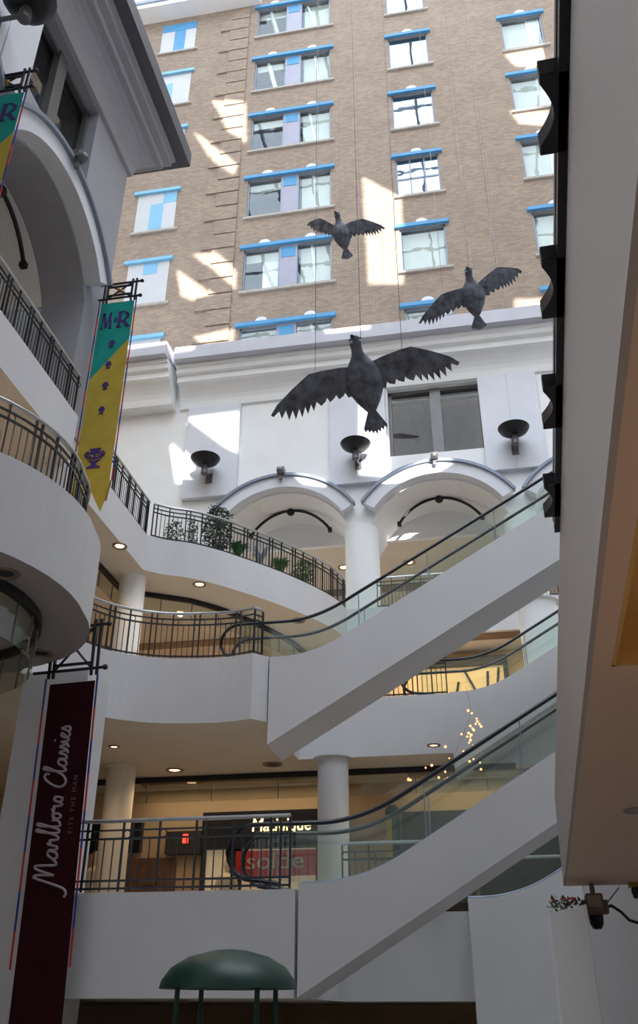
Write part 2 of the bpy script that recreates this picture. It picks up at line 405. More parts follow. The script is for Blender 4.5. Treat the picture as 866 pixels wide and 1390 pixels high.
# left part has a solid lower wall
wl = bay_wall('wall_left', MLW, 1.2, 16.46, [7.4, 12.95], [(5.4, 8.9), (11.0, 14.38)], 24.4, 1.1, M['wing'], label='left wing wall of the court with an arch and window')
# fascia piece closing between piers of the first wing bay is part of the wall outline
for i, c in enumerate((-6.5, -.95, 4.6)): hood(MBK, c, ('left', 'middle', 'right')[i]+' arch hood on the white back wall')
hood(MLW, 12.95, 'arch hood on the left wing above the upper railing', 1.1); hood(MLW, 7.4, 'arch hood on the left wing nearest the camera', 1.1)

# cornices
prof = [(-.3, 22.4), (.0, 22.12), (.10, 22.14), (.12, 22.24), (.15, 22.42), (.21, 22.6), (.30, 22.77), (.42, 22.91), (.56, 23.0), (.72, 23.02), (.72, 23.28), (.90, 23.32), (.90, 23.52), (.98, 23.55), (.98, 23.7), (-.3, 24.0)]
band = [(.9, 23.7), (1.32, 23.7), (1.32, 24.28), (1.2, 24.36), (-.3, 24.5), (-.3, 23.9)]
def cornice(name, path, label, mats):
    r = struct(MB().sweep(path, prof).build(name, mats[0]), label)
    MB().sweep(path, band).build('cornice_band', mats[1], r); return r
cornice('trim_cornice', [(-10.75, 28), (12, 28)], 'stepped cornice along the top of the white back wall', (M['white'], M['band']))
cornice('trim_cornice', [(-16.2, 27.55), (-10.95, 27.55)], 'projecting left end of the back wall cornice', (M['white'], M['band']))
struct(MB().box((-16, 27.5, 22.13), (-10.97, 28.0, 24.3)).build('trim_block', M['white']))
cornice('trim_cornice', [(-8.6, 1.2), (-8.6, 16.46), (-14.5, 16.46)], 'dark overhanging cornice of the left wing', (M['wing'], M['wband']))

def two_pane_window(num, mtx, u0, u1, v0, v1, fm):
    root = empty('window_%d' % num, mtx=mtx @ Matrix.Translation((u0, v0, 0))); root['kind'] = 'structure'
    w, h = u1-u0, v1-v0; b = MB(); t = .12; um = w/2
    for a, c in (((0, 0, -.5), (t, h, -.25)), ((w-t, 0, -.5), (w, h, -.25)), ((0, 0, -.5), (w, t, -.25)), ((0, h-t, -.5), (w, h, -.25)), ((um-.2, 0, -.5), (um+.2, h, -.2))): b.box(a, c)
    b.build('window_frame', fm, root)
    for g0, g1 in ((t, um-.2), (um+.2, w-t)):
        MB().box((g0, t, -.39), (g1, h-t, -.38)).build('pane', M['dglass'], root)
        MB().box((g0, h-.5, -.43), (g1, h-.42, -.40)).build('glazing_bar', fm, root)
    MB().box((0, 0, -1.4), (w, h, -1.3)).build('room_back', M['room'], root)
    return root
wn[0] += 1; two_pane_window(wn[0], MBK, -2.56, 1.0, 19.1, 22.1, M['bronze'])
wn[0] += 1; two_pane_window(wn[0], MLW, 11.0, 14.38, 19.1, 22.1, M['bronze'])

# pilaster boards and sconces
def pilaster(mtx, c, label):
    r = empty('trim_pilaster', mtx=mtx @ Matrix.Translation((c, 18.0, 0))); struct(r, label)
    for s in (-1, 1):
        MB().box((min(s*.02, s*1.05), 0, 0), (max(s*.02, s*1.05), 4.08, .22)).build('board', M['panel'], r, bevel=.01)
    MB().box((-.1, .02, 0), (.1, 4.06, .195)).build('groove_back', M['panel'], r)
def sconce(mtx, c, label):
    r = empty('wall_sconce', mtx=mtx @ Matrix.Translation((c, 18.85, .22))); tag(r, label, 'wall lamp', 'bowl sconces on the pilasters')
    T = Matrix.Translation((0, .12, .62)) @ Matrix.Rotation(-pi/2, 4, 'X')
    b = MB(); b.lathe([(.001, 0), (.16, .015), (.34, .07), (.48, .17), (.55, .30), (.52, .31), (.44, .2), (.001, .08)], 28, T); b.build('bowl', M['black'], r, smooth=True)
    b = MB(); b.lathe([(.10, -.38), (.13, -.36), (.13, -.1), (.09, -.06), (.09, .02)], 16, T); b.build('socket', M['bronze'], r, smooth=True)
    b = MB(); b.tube([(0, -.1, 0), (0, -.1, .55)], .05, 10); b.box((-.12, -.3, 0), (.12, .1, .04)); b.build('wall_bracket', M['bronze'], r)
for c, l in ((-9.3, 'leftmost on the back wall'), (-3.7, 'between the two back wall arches'), (1.88, 'right of the back wall window')):
    pilaster(MBK, c, 'split pilaster board '+l); sconce(MBK, c, 'dark bowl sconce on pilaster, '+l)
pilaster(MLW, 10.0, 'split pilaster board on the left wing at top left'); sconce(MLW, 9.6, 'dark bowl sconce on the left wing, cut by top left corner')

# round columns
def column(x, y, z0, z1, r, label, m='white', cap=True):
    o = empty('column', (x, y, z0)); tag(o, label, 'column')
    MB().lathe([(r, 0), (r, z1-z0)], 40).build('shaft', M[m], o, smooth=True)
    if cap: MB().lathe([(r+.02, z1-z0-.05), (r+.1, z1-z0-.03), (r+.1, z1-z0)], 40).build('capital', M[m], o)
    return o
column(-3.72, 28.45, 12.9, ZSP, .6, 'large white round column between the two back arches', cap=False)
column(1.83, 28.45, 12.9, ZSP, .6, 'white round column under the right end of the middle arch', cap=False)
column(-9.1, 21.35, 8.2, 11.9, .35, 'white column on the middle gallery under the upper gallery corner', cap=False)
column(-8.85, 21.4, 3.2, 6.8, .35, 'cream column at left of the lowest gallery near the maroon banner', 'ceil')
column(-3.62, 21.4, 3.2, 6.8, .36, 'grey white column beside the black shop sign, lowest gallery', 'fascia')
column(1.75, 25.2, 8.2, 11.9, .55, 'white column seen through the escalator glass at right', 'white')

# ------------------------------------------------------------------ gallery slabs
def slab(name, poly, z0, z1, label, m='fascia', cm='ceil'):
    b = MB(); b.prism(poly, z1-z0, 'z', z0); o = b.build(name, [M[m], M[cm], M['floor']])
    for p in o.data.polygons:
        if p.normal.z < -.9: p.material_index = 1
        elif p.normal.z > .9: p.material_index = 2
    return struct(o, label)
L3curve = catmull([(-8.66, 20.9), (-8.2, 21.3), (-7.61, 21.62), (-6.94, 22.22), (-6.4, 22.85), (-5.77, 23.65), (-5.26, 24.4), (-4.73, 25.3), (-4.32, 26.2), (-4.1, 27.1)], 4)
slab('floor_upper', [(-8.2, 1.2), (-8.2, 15.2), (-8.66, 15.6)]+L3curve+[(12, 27.1), (12, 38), (-16, 38), (-16, 1.2)], 11.85, 12.9, 'upper gallery slab curving from left wing to back wall')
L2edge = catmull([(-8.0, 16.55), (-7.75, 17.05), (-7.3, 17.5), (-6.6, 17.85), (-5.5, 18.0), (-4.72, 17.86)], 4)
slab('floor_middle', [(-8.0, 14.3)]+L2edge+[(-4.45, 18.15), (-4.45, 21.4), (-.8, 21.4), (-.8, 22.9), (12, 22.9), (12, 29), (-14, 29), (-14, 14.3)], 6.8, 8.2, 'middle gallery slab with a gently bowed front')
BUL = arc(-8.7, 11.1, 3.0, -80, 84, 26)
BUL = [(x+.1*(y > 12)*(y-12), y+.1*(y > 12)) for x, y in BUL]
slab('floor_balcony', [(-14, 8.1)]+[(-8.2, 8.1)]+BUL[1:-1]+[(-8.0, 14.28), (-14, 14.28)], 6.8, 8.2, 'round balcony slab bulging from the left wing', cm='rfas')
slab('floor_lower', [(-14, 14.3), (-3.0, 14.3), (-2.92, 14.85), (-2.92, 18.1), (-.5, 18.1), (-.5, 19.3), (12, 19.3), (12, 24.4), (-14, 24.4)], 1.8, 3.2, 'lowest gallery slab with straight front')
struct(MB().box((-40, -14, -.3), (14, 42, 0)).build('floor', M['floor']))

# ------------------------------------------------------------------ interior walls and ceilings
struct(MB().box((-16, 37, 12.9), (12, 37.2, 17.3)).build('wall_upper_shops', M['yellow']))
struct(MB().box((-16, 36.85, 15.1), (12, 37, 15.35)).build('trim_moulding', M['brass']))
struct(MB().box((-16, 30.6, 16.9), (12, 37.2, 17.2)).build('ceiling', M['ceil']))
struct(MB().box((-16, 30.4, 16.9), (12, 30.6, 18.3)).build('wall_lunette', M['white']))
struct(MB().box((-14, 28.9, 8.2), (12, 29.1, 11.85)).build('wall_middle_shops', M['tan']))
struct(MB().box((-14, 24.2, 3.2), (12, 24.4, 6.8)).build('wall_lower_shops', M['tan']))
struct(MB().box((-14.2, 1.2, 0), (-14, 30, 24)).build('wall_far_left', M['tan']))
struct(MB().box((-14, 1.2, 17.0), (-11.4, 16.4, 17.2)).build('ceiling_wing', M['tan']))
struct(MB().box((-11.4, 1.2, 17.0), (-11.3, 16.4, 18.4)).build('wall_wing_lunette', M['ceil']))
struct(MB().box((-14, 16.2, 12.9), (-9.7, 16.4, 24)).build('wall_wing_end', M['wing']))
struct(MB().box((-12.4, 1.2, 8.2), (-12.2, 16.4, 11.85)).build('wall_wing_middle', M['tan']))
struct(MB().box((-12.4, 1.2, 0), (-12.2, 14.3, 6.8)).build('wall_wing_lower', M['tan']))
# piers of the left wing below the arches
p = struct(MB().box((-9.6, 15.35, 8.2), (-8.62, 16.45, 11.85)).build('wall_pier', M['fascia']), 'pier of the left wing carrying the yellow banner')
p = struct(MB().box((-7.95, 14.36, 3.2), (-6.75, 15.3, 6.8)).build('wall_pier', M['fascia']), 'white pier behind the maroon banner')
struct(MB().box((-8.1, 14.32, 0), (-6.6, 15.3, 1.8)).build('wall_pier', M['fascia']))
# right side of the court, added sky blockers at the rear, ground floor shops
struct(MB().box((9.5, -4, 0), (9.7, 27, 25)).build('wall_right', M['white']))
struct(MB().box((-24, -4.3, 0), (13, -4, 24)).build('wall_sky_block', M['fascia'])); struct(MB().box((-24, -4.3, 24), (13, 5, 24.5)).build('ceiling_sky_block', M['fascia']))  # unseen wall and roof, added to keep low sky light off the galleries
struct(MB().box((-14, 24.2, 0), (12, 24.4, 1.8)).build('wall_ground_shops', M['tan']))

# baffles of hanging glass under the slabs
def baffle(path, zt, h, label, pan=1.1, group=None):
    r = empty('smoke_baffle', (0, 0, 0)); tag(r, label, 'glass baffle', 'hanging glass smoke baffles')
    MB().sweep(path, [(-.05, zt-.13), (.05, zt-.13), (.05, zt), (-.05, zt)]).build('top_rail', M['black'], r)
    MB().sweep(path, [(-.008, zt-h), (.008, zt-h), (.008, zt-.13), (-.008, zt-.13)]).build('glass_panel', M['baf'], r)
    acc = 0
    for (a, c) in zip(path, path[1:]):
        L = (Vector(c)-Vector(a)).length; t = pan-acc
        while t < L:
            p = Vector(a).lerp(Vector(c), t/L); MB().box((p.x-.012, p.y-.012, zt-h), (p.x+.012, p.y+.012, zt-.13)).build('joint', M['bronze'], r); t += pan
        acc = (acc+L) % pan
    return r
baffle([(-12, 22.6), (.6, 22.6)], 6.79, .62, 'straight glass baffle hanging across the ceiling of the lowest gallery', 1.7)
baffle([(-9.65, 16.8), (-9.65, 22.0), (-8.8, 22.5)]+catmull([(-8.0, 23.0), (-7.3, 23.8), (-6.6, 25.0), (-5.9, 26.6), (-5.6, 28.0)], 4), 11.84, .62, 'curved glass baffle under the upper gallery slab', .9)
baffle([(x, y) for x, y in arc(-8.7, 11.1, 2.32, -70, 80, 24)], 6.79, .75, 'round glass baffle under the bulging balcony at far left', .55)

# ------------------------------------------------------------------ railings
def resample(path, step):
    P = [Vector(p) for p in path]; L = sum((b-a).length for a, b in zip(P, P[1:])); n = max(1, round(L/step)); out = []
    for i in range(n+1):
        d = L*i/n
        for a, b in zip(P, P[1:]):
            l = (b-a).length
            if d <= l+1e-6: t = (b-a).normalized(); out.append((a+t*min(d, l), t)); break
            d -= l
        else: out.append((P[-1], (P[-1]-P[-2]).normalized()))
    return out
def boxmesh(name, sx, sy, h, m):
    b = MB().box((-sx/2, -sy/2, 0), (sx/2, sy/2, h)); o = b.build(name, m); me = o.data; bpy.data.objects.remove(o); return me
ME_THIN = boxmesh('baluster', .016, .016, .78, M['rail']); ME_POST = boxmesh('post', .03, .04, 1.01, M['rail']); ME_LOW = boxmesh('baluster', .016, .016, .62, M['rail'])
b = MB(); b.tube([(.06*cos(2*pi*i/14), 0, .06*sin(2*pi*i/14)) for i in range(14)], .010, 6, closed=True); _o = b.build('ring', M['rail']); ME_RING = _o.data; bpy.data.objects.remove(_o)
def railing(path, z, label, step=.118, group='dark metal gallery railings', low=False, hand='steel'):
    r = empty('railing', (path[0][0], path[0][1], z)); tag(r, label, 'railing', group)
    x0, y0 = path[0]; loc = [(x-x0, y-y0) for x, y in path]
    MB().sweep(loc, [(-.03, 1.025), (.03, 1.025), (.047, 1.045), (.042, 1.068), (.02, 1.08), (-.02, 1.08), (-.042, 1.068), (-.047, 1.045)]).build('handrail', M[hand], r, smooth=True)
    MB().sweep(loc, [(-.016, .90), (.016, .90), (.016, .925), (-.016, .925)]).build('rail_bar', M['rail'], r)
    MB().sweep(loc, [(-.016, .77), (.016, .77), (.016, .80), (-.016, .80)]).build('rail_bar', M['rail'], r)
    MB().sweep(loc, [(-.016, .05), (.016, .05), (.016, .08), (-.016, .08)]).build('rail_bar', M['rail'], r)
    if low: MB().sweep(loc, [(-.014, .16), (.014, .16), (.014, .19), (-.014, .19)]).build('rail_bar', M['rail'], r)
    S = resample(loc, step)
    if len(S) > 99: S = S[:99]
    for i, (p, t) in enumerate(S):
        k = i % 8; big = k in (0, 1, 4) or i == len(S)-1
        o = bpy.data.objects.new('post' if big else 'baluster', ME_POST if big else ME_THIN); C.objects.link(o); o.parent = r
        o.location = (p.x, p.y, 0.02); o.rotation_euler.z = atan2(t.y, t.x)
        if k in (0, 1, 4):
            g = bpy.data.objects.new('ring', ME_RING); C.objects.link(g); g.parent = r; g.location = (p.x+.06*t.x, p.y+.06*t.y, .85); g.rotation_euler.z = atan2(t.y, t.x)
    return r
def inset(path, d):
    out = []
    for i, p in enumerate(path):
        a = Vector(path[max(0, i-1)]); b = Vector(path[min(len(path)-1, i+1)]); t = (b-a).normalized(); out.append((p[0]-t.y*d, p[1]+t.x*d))
    return out
railing(inset([(-8.66, 16.6), (-8.66, 20.95)], .06), 12.9, 'railing of the upper gallery running straight behind the yellow banner')
railing(inset(L3curve[1:], .08), 12.9, 'curved railing of the upper gallery with plants behind it')
railing([(-3.1, 27.2), (3.2, 27.2)], 12.9, 'short railing seen through the upper escalator glass right of the large column')
railing([(-8.28, 8.0), (-8.28, 15.1)], 12.9, 'railing in the left wing arch at the far left')
railing(inset(BUL[3:], .34), 8.2, 'curved railing of the round balcony at far left', .125)
railing(inset([(-8.0, 14.4)]+L2edge+[(-4.55, 18.1)], .07), 8.2, 'bowed railing of the middle gallery')
railing([(-7.0, 14.38), (-3.1, 14.38)], 3.2, 'straight railing in front of the lowest gallery shops', .15, low=True)
railing([(-2.75, 17.2), (-1.2, 17.2)], 3.2, 'short railing behind the lower escalator glass')
railing([(-2.6, 21.5), (-.85, 21.5)], 8.2, 'railing in front of the orange lit shop window')

# ------------------------------------------------------------------ escalators
def escalator(x0, z0, Y0, W, run, label, drop=1.2, newel='loop'):
    r = empty('escalator', (x0, Y0, z0)); tag(r, label, 'escalator', 'white clad escalators')
    sl = math.tan(radians(30)); tr = 1.35
    def top(x):        # height of cladding above z0
        if x < .25: return .08
        if x < tr+.25: t = (x-.25)/tr; return .08+sl*tr*.5*t*t
        return .08+sl*tr*.5+sl*(x-.25-tr)
    xs = [0, .25]+[.25+tr*i/10 for i in range(1, 11)]+[run]
    def bot(x): return top(tr+.25)+sl*(x-tr-.25)-drop-.05
    poly = [(x, top(x)) for x in xs]+[(run, bot(run)), (0, bot(0))]
    for s, y in ((0, 0), (1, W-.18)):
        MB().prism(poly, .18, 'y', y).build('side_cladding', M['fascia'], r)
    b = MB(); b.quad((0, .18, bot(0)), (run, .18, bot(run)), (run, W-.18, bot(run)), (0, W-.18, bot(0))); b.quad((0, .18, bot(0)+.1), (run, .18, bot(run)+.1), (run, W-.18, bot(run)+.1), (0, W-.18, bot(0)+.1))
    b.quad((0, .18, bot(0)), (0, W-.18, bot(0)), (0, W-.18, .0), (0, .18, .0)); b.build('soffit_cladding', M['fascia'], r)
    b = MB(); x = .6
    while x < run-.4: b.box((x, .2, top(x)-.25), (x+.42, W-.2, top(x)-.06)); x += .4
    b.build('steps', M['steel'], r)
    for y in (.24, W-.24):
        b = MB(); H = .86; XE = -.75
        xs2 = [XE]+xs[1:]; pts = [(x, top(x)+.04) for x in xs2]; tp = [(x, top(x)+H) for x in xs2]
        for i in range(len(pts)-1):
            (xa, za), (xb, zb) = pts[i], pts[i+1]; ta, tb = tp[i][1], tp[i+1][1]
            b.quad((xa, y-.008, za), (xb, y-.008, zb), (xb, y-.008, tb), (xa, y-.008, ta)); b.quad((xa, y+.008, za), (xa, y+.008, ta), (xb, y+.008, tb), (xb, y+.008, zb))
        b.build('balustrade_glass', M['bal'], r)
        b = MB(); x = 1.9
        b.bm.free()
        while x < run: MB().box((x, y-.012, top(x)), (x+.02, y+.012, top(x)+H)).build('glass_joint', M['frame'], r); x += 1.55
        loop = [(x, y, top(x)+H+.02) for x in reversed(xs2)]
        loop += [(XE-.42*sin(radians(a)), y, .08+H-.40+.02+.40*cos(radians(a))) for a in range(0, 181, 18)][1:]
        loop += [(XE+.1, y, .08+.07), (XE+.4, y, .10)]
        b = MB(); b.tube(loop, .045, 8, flat=.8); b.build('handrail', M['rubber'], r, smooth=True)
        b = MB(); b.tube([(x, y, top(x)+.03) for x in xs], .025, 6); b.build('skirt_trim', M['frame'], r)
    return r
escalator(-2.95, 3.2, 14.3, 1.4, 9.6, 'white clad escalator rising right from the lowest gallery', drop=.89)
escalator(-4.42, 8.1, 18.1, 1.4, 9.6, 'white clad escalator rising right from the middle gallery', drop=1.27)
escalator(-.8, 8.15, 21.4, 1.4, 9.0, 'rear escalator rising beside the orange lit shop window')
escalator(-.6, 3.3, 17.7, 1.4, 9.0, 'rear lower escalator glimpsed under the lowest white escalator', drop=3.0)

# ------------------------------------------------------------------ shops
def downlight(x, y, z, label, r=.17, on=True, power=30., grp='recessed ceiling downlights'):
    o = empty('downlight', (x, y, z)); tag(o, label, 'ceiling light', grp)
    MB().lathe([(r*.72, -.005), (r*.8, -.03), (r, -.025), (r*1.02, 0.), (r*.7, .0)], 24).build('trim_ring', M['fixture'], o, smooth=True)
    MB().lathe([(.001, -.012), (r*.5, -.012), (r*.62, -.004), (.001, -.004)], 20).build('lamp', M['lampon'] if on else M['dark'], o)
    if on:
        l = bpy.data.lights.new('downlight_lamp', 'SPOT'); l.energy = power; l.spot_size = radians(150); l.spot_blend = .6; l.color = (1, .72, .45); l.shadow_soft_size = .1
        lo = bpy.data.objects.new('lamp_light', l); C.objects.link(lo); lo.parent = o; lo.location = (0, 0, -.06)
    return o
LP = 70.
downlight(-8.75, 19.43, 11.85, 'lit downlight under the straight part of the upper gallery', .19, power=LP)
downlight(-7.45, 21.83+.25, 11.85, 'lit downlight under the curved upper gallery, right of the column', .19, power=LP)
downlight(-5.29, 25.18, 11.85, 'unlit downlight seen through the upper escalator glass', .22, on=False)
downlight(-6.04-.25, 10.37, 6.8, 'unlit downlight under the round balcony, nearer the camera', .2, on=False)
downlight(-7.2, 13.32+.1, 6.8, 'unlit downlight under the round balcony beside the pier', .2, on=False)
downlight(-8.29, 19.46, 6.8, 'small downlight in the lowest gallery ceiling, nearest the maroon banner', .13, power=LP)
downlight(-7.67, 21.89, 6.8, 'wide downlight in the lowest gallery ceiling right of the cream column', .22, power=LP)
downlight(-5.15, 21.72, 6.8, 'unlit wide downlight in the lowest gallery ceiling near the shop sign', .24, on=False)
downlight(-1.2, 20.6, 6.8, 'lit downlight behind the lower escalator glass', .15, power=LP)
for x, l in ((-5.0, 'left of the large column'), (-2.4, 'right of the large column'), (.9, 'above the upper escalator at right')):
    downlight(x, 32.4, 16.9, 'lit downlight in the upper shop ceiling '+l, .24, power=LP*1.4)
downlight(-4.6, 35.2, 16.9, 'far downlight in the upper shop ceiling by the large column', .2, power=LP)
downlight(-12.0, 12.6, 16.99, 'downlight in the left wing upper ceiling', .2, power=LP)
downlight(-10.4, 12.3, 11.85, 'downlight glowing behind the round balcony railing', .2, power=LP)
# area lights added for warm fill in the shop depths, boxed as ceiling panels
def fill_light(x, y, z, sx, sy, e, col, label):
    o = empty('fill_panel', (x, y, z)); tag(o, label, 'ceiling light', 'added shop fill lights')
    MB().box((-sx/2-.05, -sy/2-.05, -.04), (sx/2+.05, sy/2+.05, 0)).build('housing', M['fixture'], o)
    l = bpy.data.lights.new('fill_light', 'AREA'); l.shape = 'RECTANGLE'; l.size = sx; l.size_y = sy; l.energy = e; l.color = col
    lo = bpy.data.objects.new('fill_area', l); C.objects.link(lo); lo.parent = o; lo.location = (0, 0, -.05)
WARM = (1, .74, .46)
fill_light(-6.5, 23.5, 6.8, 5, .4, 28, (1, .80, .56), 'added fill light behind the baffle in the lowest gallery ceiling')
fill_light(.5, 23.5, 6.8, 5, .4, 30, WARM, 'added fill light behind the baffle at right of the lowest gallery')
fill_light(-9.5, 26.5, 11.85, 5, .4, 110, WARM, 'added fill light in the middle gallery shop ceiling')
fill_light(-.5, 27.5, 11.85, 4, .4, 80, WARM, 'added fill light over the orange lit shop window')
fill_light(-5, 34.8, 16.9, 8, .5, 90, WARM, 'added fill light in the upper shop ceiling')
fill_light(-11.3, 10, 11.85, .4, 5, 90, WARM, 'added fill light behind the round balcony')

# black fronted boutique on the lowest gallery
sf = empty('shopfront', (-5.4, 24.15, 3.2)); tag(sf, 'black fronted boutique with gold lettering on the lowest gallery', 'shop')
def S(b, name, m, **k): return b.build(name, M[m], sf, **k)
S(MB().box((-2.1, -.25, 2.05), (.95, 0, 2.95)), 'fascia_board', 'black')
S(MB().box((-2.1, -.2, 0), (-2.0, 0, 2.05)), 'window_jamb', 'black'); S(MB().box((-1.35, -.15, 0), (-1.05, 0, 2.05)), 'window_mullion', 'black'); S(MB().box((.9, -.2, 0), (1.0, 0, 2.05)), 'window_jamb', 'black')
S(MB().box((-2.0, -.04, 0), (.95, -.01, 2.05)), 'lit_interior', 'shop2')
t = text('Matinique', .46, M['sign'], 'sign_lettering', sf, (-.0, -.27, 2.58), ext=.012, shear=.12, scale=(.86, 1, 1))
so = empty('sale_sign', (-5.5, 23.75, 4.86)); tag(so, 'red sale sign reading solde hanging in the boutique window', 'sign')
MB().box((-1.02, 0, -.30), (1.05, .03, .30)).build('sign_board', M['redsign'], so)
text('solde', .56, M['signgrey'], 'sign_lettering', so, (-.0, -.02, .04), ext=.008, scale=(1.25, 1, 1))
for i, x in enumerate((-3.95, -2.62)):
    o = empty('shop_pillar', (x+.1, 23.9, 3.2)); tag(o, 'dark green shop pillar with yellow strip, '+('left' if i == 0 else 'right')+' of the grey white column', 'pillar')
    MB().lathe([(.16, 0), (.16, 2.7), (.2, 2.75), (.2, 2.85), (.12, 2.95)], 16).build('shaft', M['green'], o, smooth=True)
    MB().box((-.16, -.24, 1.6), (-.02, -.15, 2.7)).build('sign_strip', M['gold'], o)
o = tag(MB().box((-2.3, 23.9, 3.2), (-.6, 24.18, 6.0)).build('dark_front', M['dark']), 'dark shopfront right of the grey white column', 'shop')
o = tag(MB().box((-11.2, 23.99, 5.25), (-9.2, 24.195, 6.05)).build('black_signboard', M['black']), 'black signboard left of the cream column', 'sign')
o = tag(MB().box((-.5, 23.9, 3.2), (7, 24.18, 5.6)).build('dark_front', M['dark']), 'long dark front added to darken the view under the lowest escalator at right', 'shop')  # dark box added to darken the tan wall behind
railing([(-.3, 19.4), (4.5, 19.4)], 3.2, 'railing glimpsed under the lowest escalator, right of the rear one')
struct(MB().box((1.08, 13.6, 0), (8, 13.8, 3.12)).build('wall_pier', M['fascia']))
# display cabinet and door
d = empty('door_1', (-8.87, 24.18, 3.2)); d['kind'] = 'structure'; d['label'] = 'brown wooden double door between the column and boutique'
MB().box((-.66, -.1, 0), (.66, .0, 1.9)).build('door_frame', M['wood'], d)
for x in (-.56, .01): MB().box((x, -.14, .05), (x+.55, -.1, 1.78)).build('door_panel', M['wood'], d)
MB().box((-.3, -.17, 1.25), (.4, -.14, 1.33)).build('push_bar', M['brass'], d)
o = empty('ceiling_speaker_box', (-8.0, 24.0, 5.5)); tag(o, 'dark box with a red light over the brown door', 'sign')
MB().box((-.45, -.15, -.35), (.5, .1, .2)).build('housing', M['dark'], o); MB().box((.02, -.18, -.1), (.16, -.15, .12)).build('red_light', M['redglow'], o)
def mannequin(x, y, z, label, s=1.):
    o = empty('mannequin', (x, y, z)); tag(o, label, 'mannequin', 'shop window mannequins'); o.scale = (s, s, s)
    b = MB(); b.lathe([(.001, 1.72), (.06, 1.71), (.10, 1.62), (.095, 1.52), (.05, 1.46), (.05, 1.40), (.12, 1.36), (.21, 1.28), (.19, 1.05), (.14, .92), (.18, .78), (.16, .5), (.10, .1), (.10, 0)][::-1], 18); b.build('torso', M['skin'], o, smooth=True)
    b = MB()
    for sx in (-1, 1): b.tube([(sx*.2, 0, 1.3), (sx*.27, -.03, 1.05), (sx*.24, -.12, .82)], [.05, .042, .03], 8)
    b.build('arms', M['skin'], o, smooth=True)
    b = MB(); b.lathe([(.24, .45), (.2, .8), (.17, .95), (.22, 1.1), (.22, 1.27), (.20, 1.28)], 18); b.build('dress', M['cloth'], o, smooth=True)
mannequin(-9.9, 22.9, 3.2, 'cream mannequin behind the railing right of the maroon banner', 1.12)
mannequin(-10.6, 23.3, 3.2, 'mannequin partly hidden by the maroon banner', 1.05)
mannequin(-6.6, 23.3, 3.2, 'mannequin in the boutique window left of the sale sign', 1.0)
def bulbs(name, pts, label, cat, stem=None):
    o = empty(name, pts[0]); tag(o, label, cat)
    if stem:
        b = MB(); b.tube([Vector(q)-Vector(pts[0]) for q in stem], .003, 6); b.build('wire', M['brass'], o)
    for q in pts:
        bb = MB(); bb.ball(Vector(q)-Vector(pts[0]), .014+.012*random.random(), 1); bb.build('bulb', M['bulb'], o)
bulbs('display_lamp', [(-9.45, 23.3, 4.2), (-9.25, 23.2, 4.05), (-9.1, 23.3, 3.9), (-9.2, 23.1, 4.5), (-8.95, 23.2, 4.1)], 'cluster of small warm display bulbs by the cream mannequin', 'lamp')
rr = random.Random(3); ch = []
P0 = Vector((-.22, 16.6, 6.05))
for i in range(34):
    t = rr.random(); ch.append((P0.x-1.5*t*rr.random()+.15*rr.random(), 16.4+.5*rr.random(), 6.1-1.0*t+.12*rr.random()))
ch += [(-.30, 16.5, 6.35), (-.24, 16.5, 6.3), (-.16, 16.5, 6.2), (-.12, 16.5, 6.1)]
bulbs('reflection_beads', ch, 'warm glowing beads imitating reflections in the lower escalator glass', 'reflection_beads', [(-.3, 16.5, 6.8), (-.25, 16.5, 6.3), (-.6, 16.6, 5.6), (-1.1, 16.6, 5.2)])  # glowing beads stand in for lamp reflections in the escalator glass

# orange lit shop window on the middle gallery
w = empty('shop_window', (-1.0, 28.7, 8.2)); tag(w, 'orange lit shop window with sale lettering on the middle gallery', 'shop')
MB().box((-2.2, .05, 0), (1.75, .1, 3.15)).build('lit_backdrop', M['shop'], w)
MB().box((-2.3, -.1, 3.1), (1.85, .15, 3.4)).build('window_head', M['black'], w); MB().box((1.7, -.1, 0), (1.85, .15, 3.2)).build('window_jamb', M['black'], w)
b = MB()
for (a, c) in (((.0, 1.5), (.25, 2.6)), ((.45, 3.0), (.95, 1.9)), ((1.1, 1.7), (1.2, 2.9)), ((1.4, 1.9), (1.55, 3.0))): b.tube([(a[0], 0, a[1]), (c[0], 0, c[1])], .04, 6)
b.build('display_props', M['dark'], w)
text('SOLDE', .42, M['soldered'], 'red_lettering', w, (-1.15, -.02, 1.98), ext=.01); text('SOLDE', .42, M['soldegreen'], 'green_lettering', w, (.25, -.02, 1.98), ext=.01)

# ------------------------------------------------------------------ banners
def bracket(root, x0, x1, z0, z1, y=0.):
    for z in (z0, z1):
        b = MB(); b.tube([(x0-.25, y, z), (x1+.12, y, z)], .028, 8); b.ball((x1+.14, y, z), .05, 2); b.build('bracket_bar', M['black'], root, smooth=True)
    b = MB(); xa, xb = x0+.12, x1-.1; w = .022
    for x in (xa, xb, xb+.1, xa-.08): b.box((x-w, y-w, z0-.12), (x+w, y+w, z1+.1))
    b.tube([(xa, y, z0), (xb, y, z1)], .022, 6); b.tube([(xa, y, z1), (xb, y, z0)], .022, 6)
    b.box((xa, y-w, z0+.08), (xb, y+w, z0+.12)); b.box((xa, y-w, z1-.12), (xb, y+w, z1-.08)); b.build('bracket_lattice', M['black'], root)
    b = MB(); b.ball(((xa+xb)/2, y, (z0+z1)/2), .065, 2); b.build('boss', M['brass'], root)
def edges(root, x0, x1, z0, z1):
    for x in (x0, x1):
        z = z1; k = 0
        while z > z0+.01:
            zz = max(z0, z-.55); b = MB(); b.tube([(x, 0, zz), (x, 0, z)], .018, 6); b.build('edge_cord', M['red' if k % 2 else 'navy'], root); z = zz; k += 1
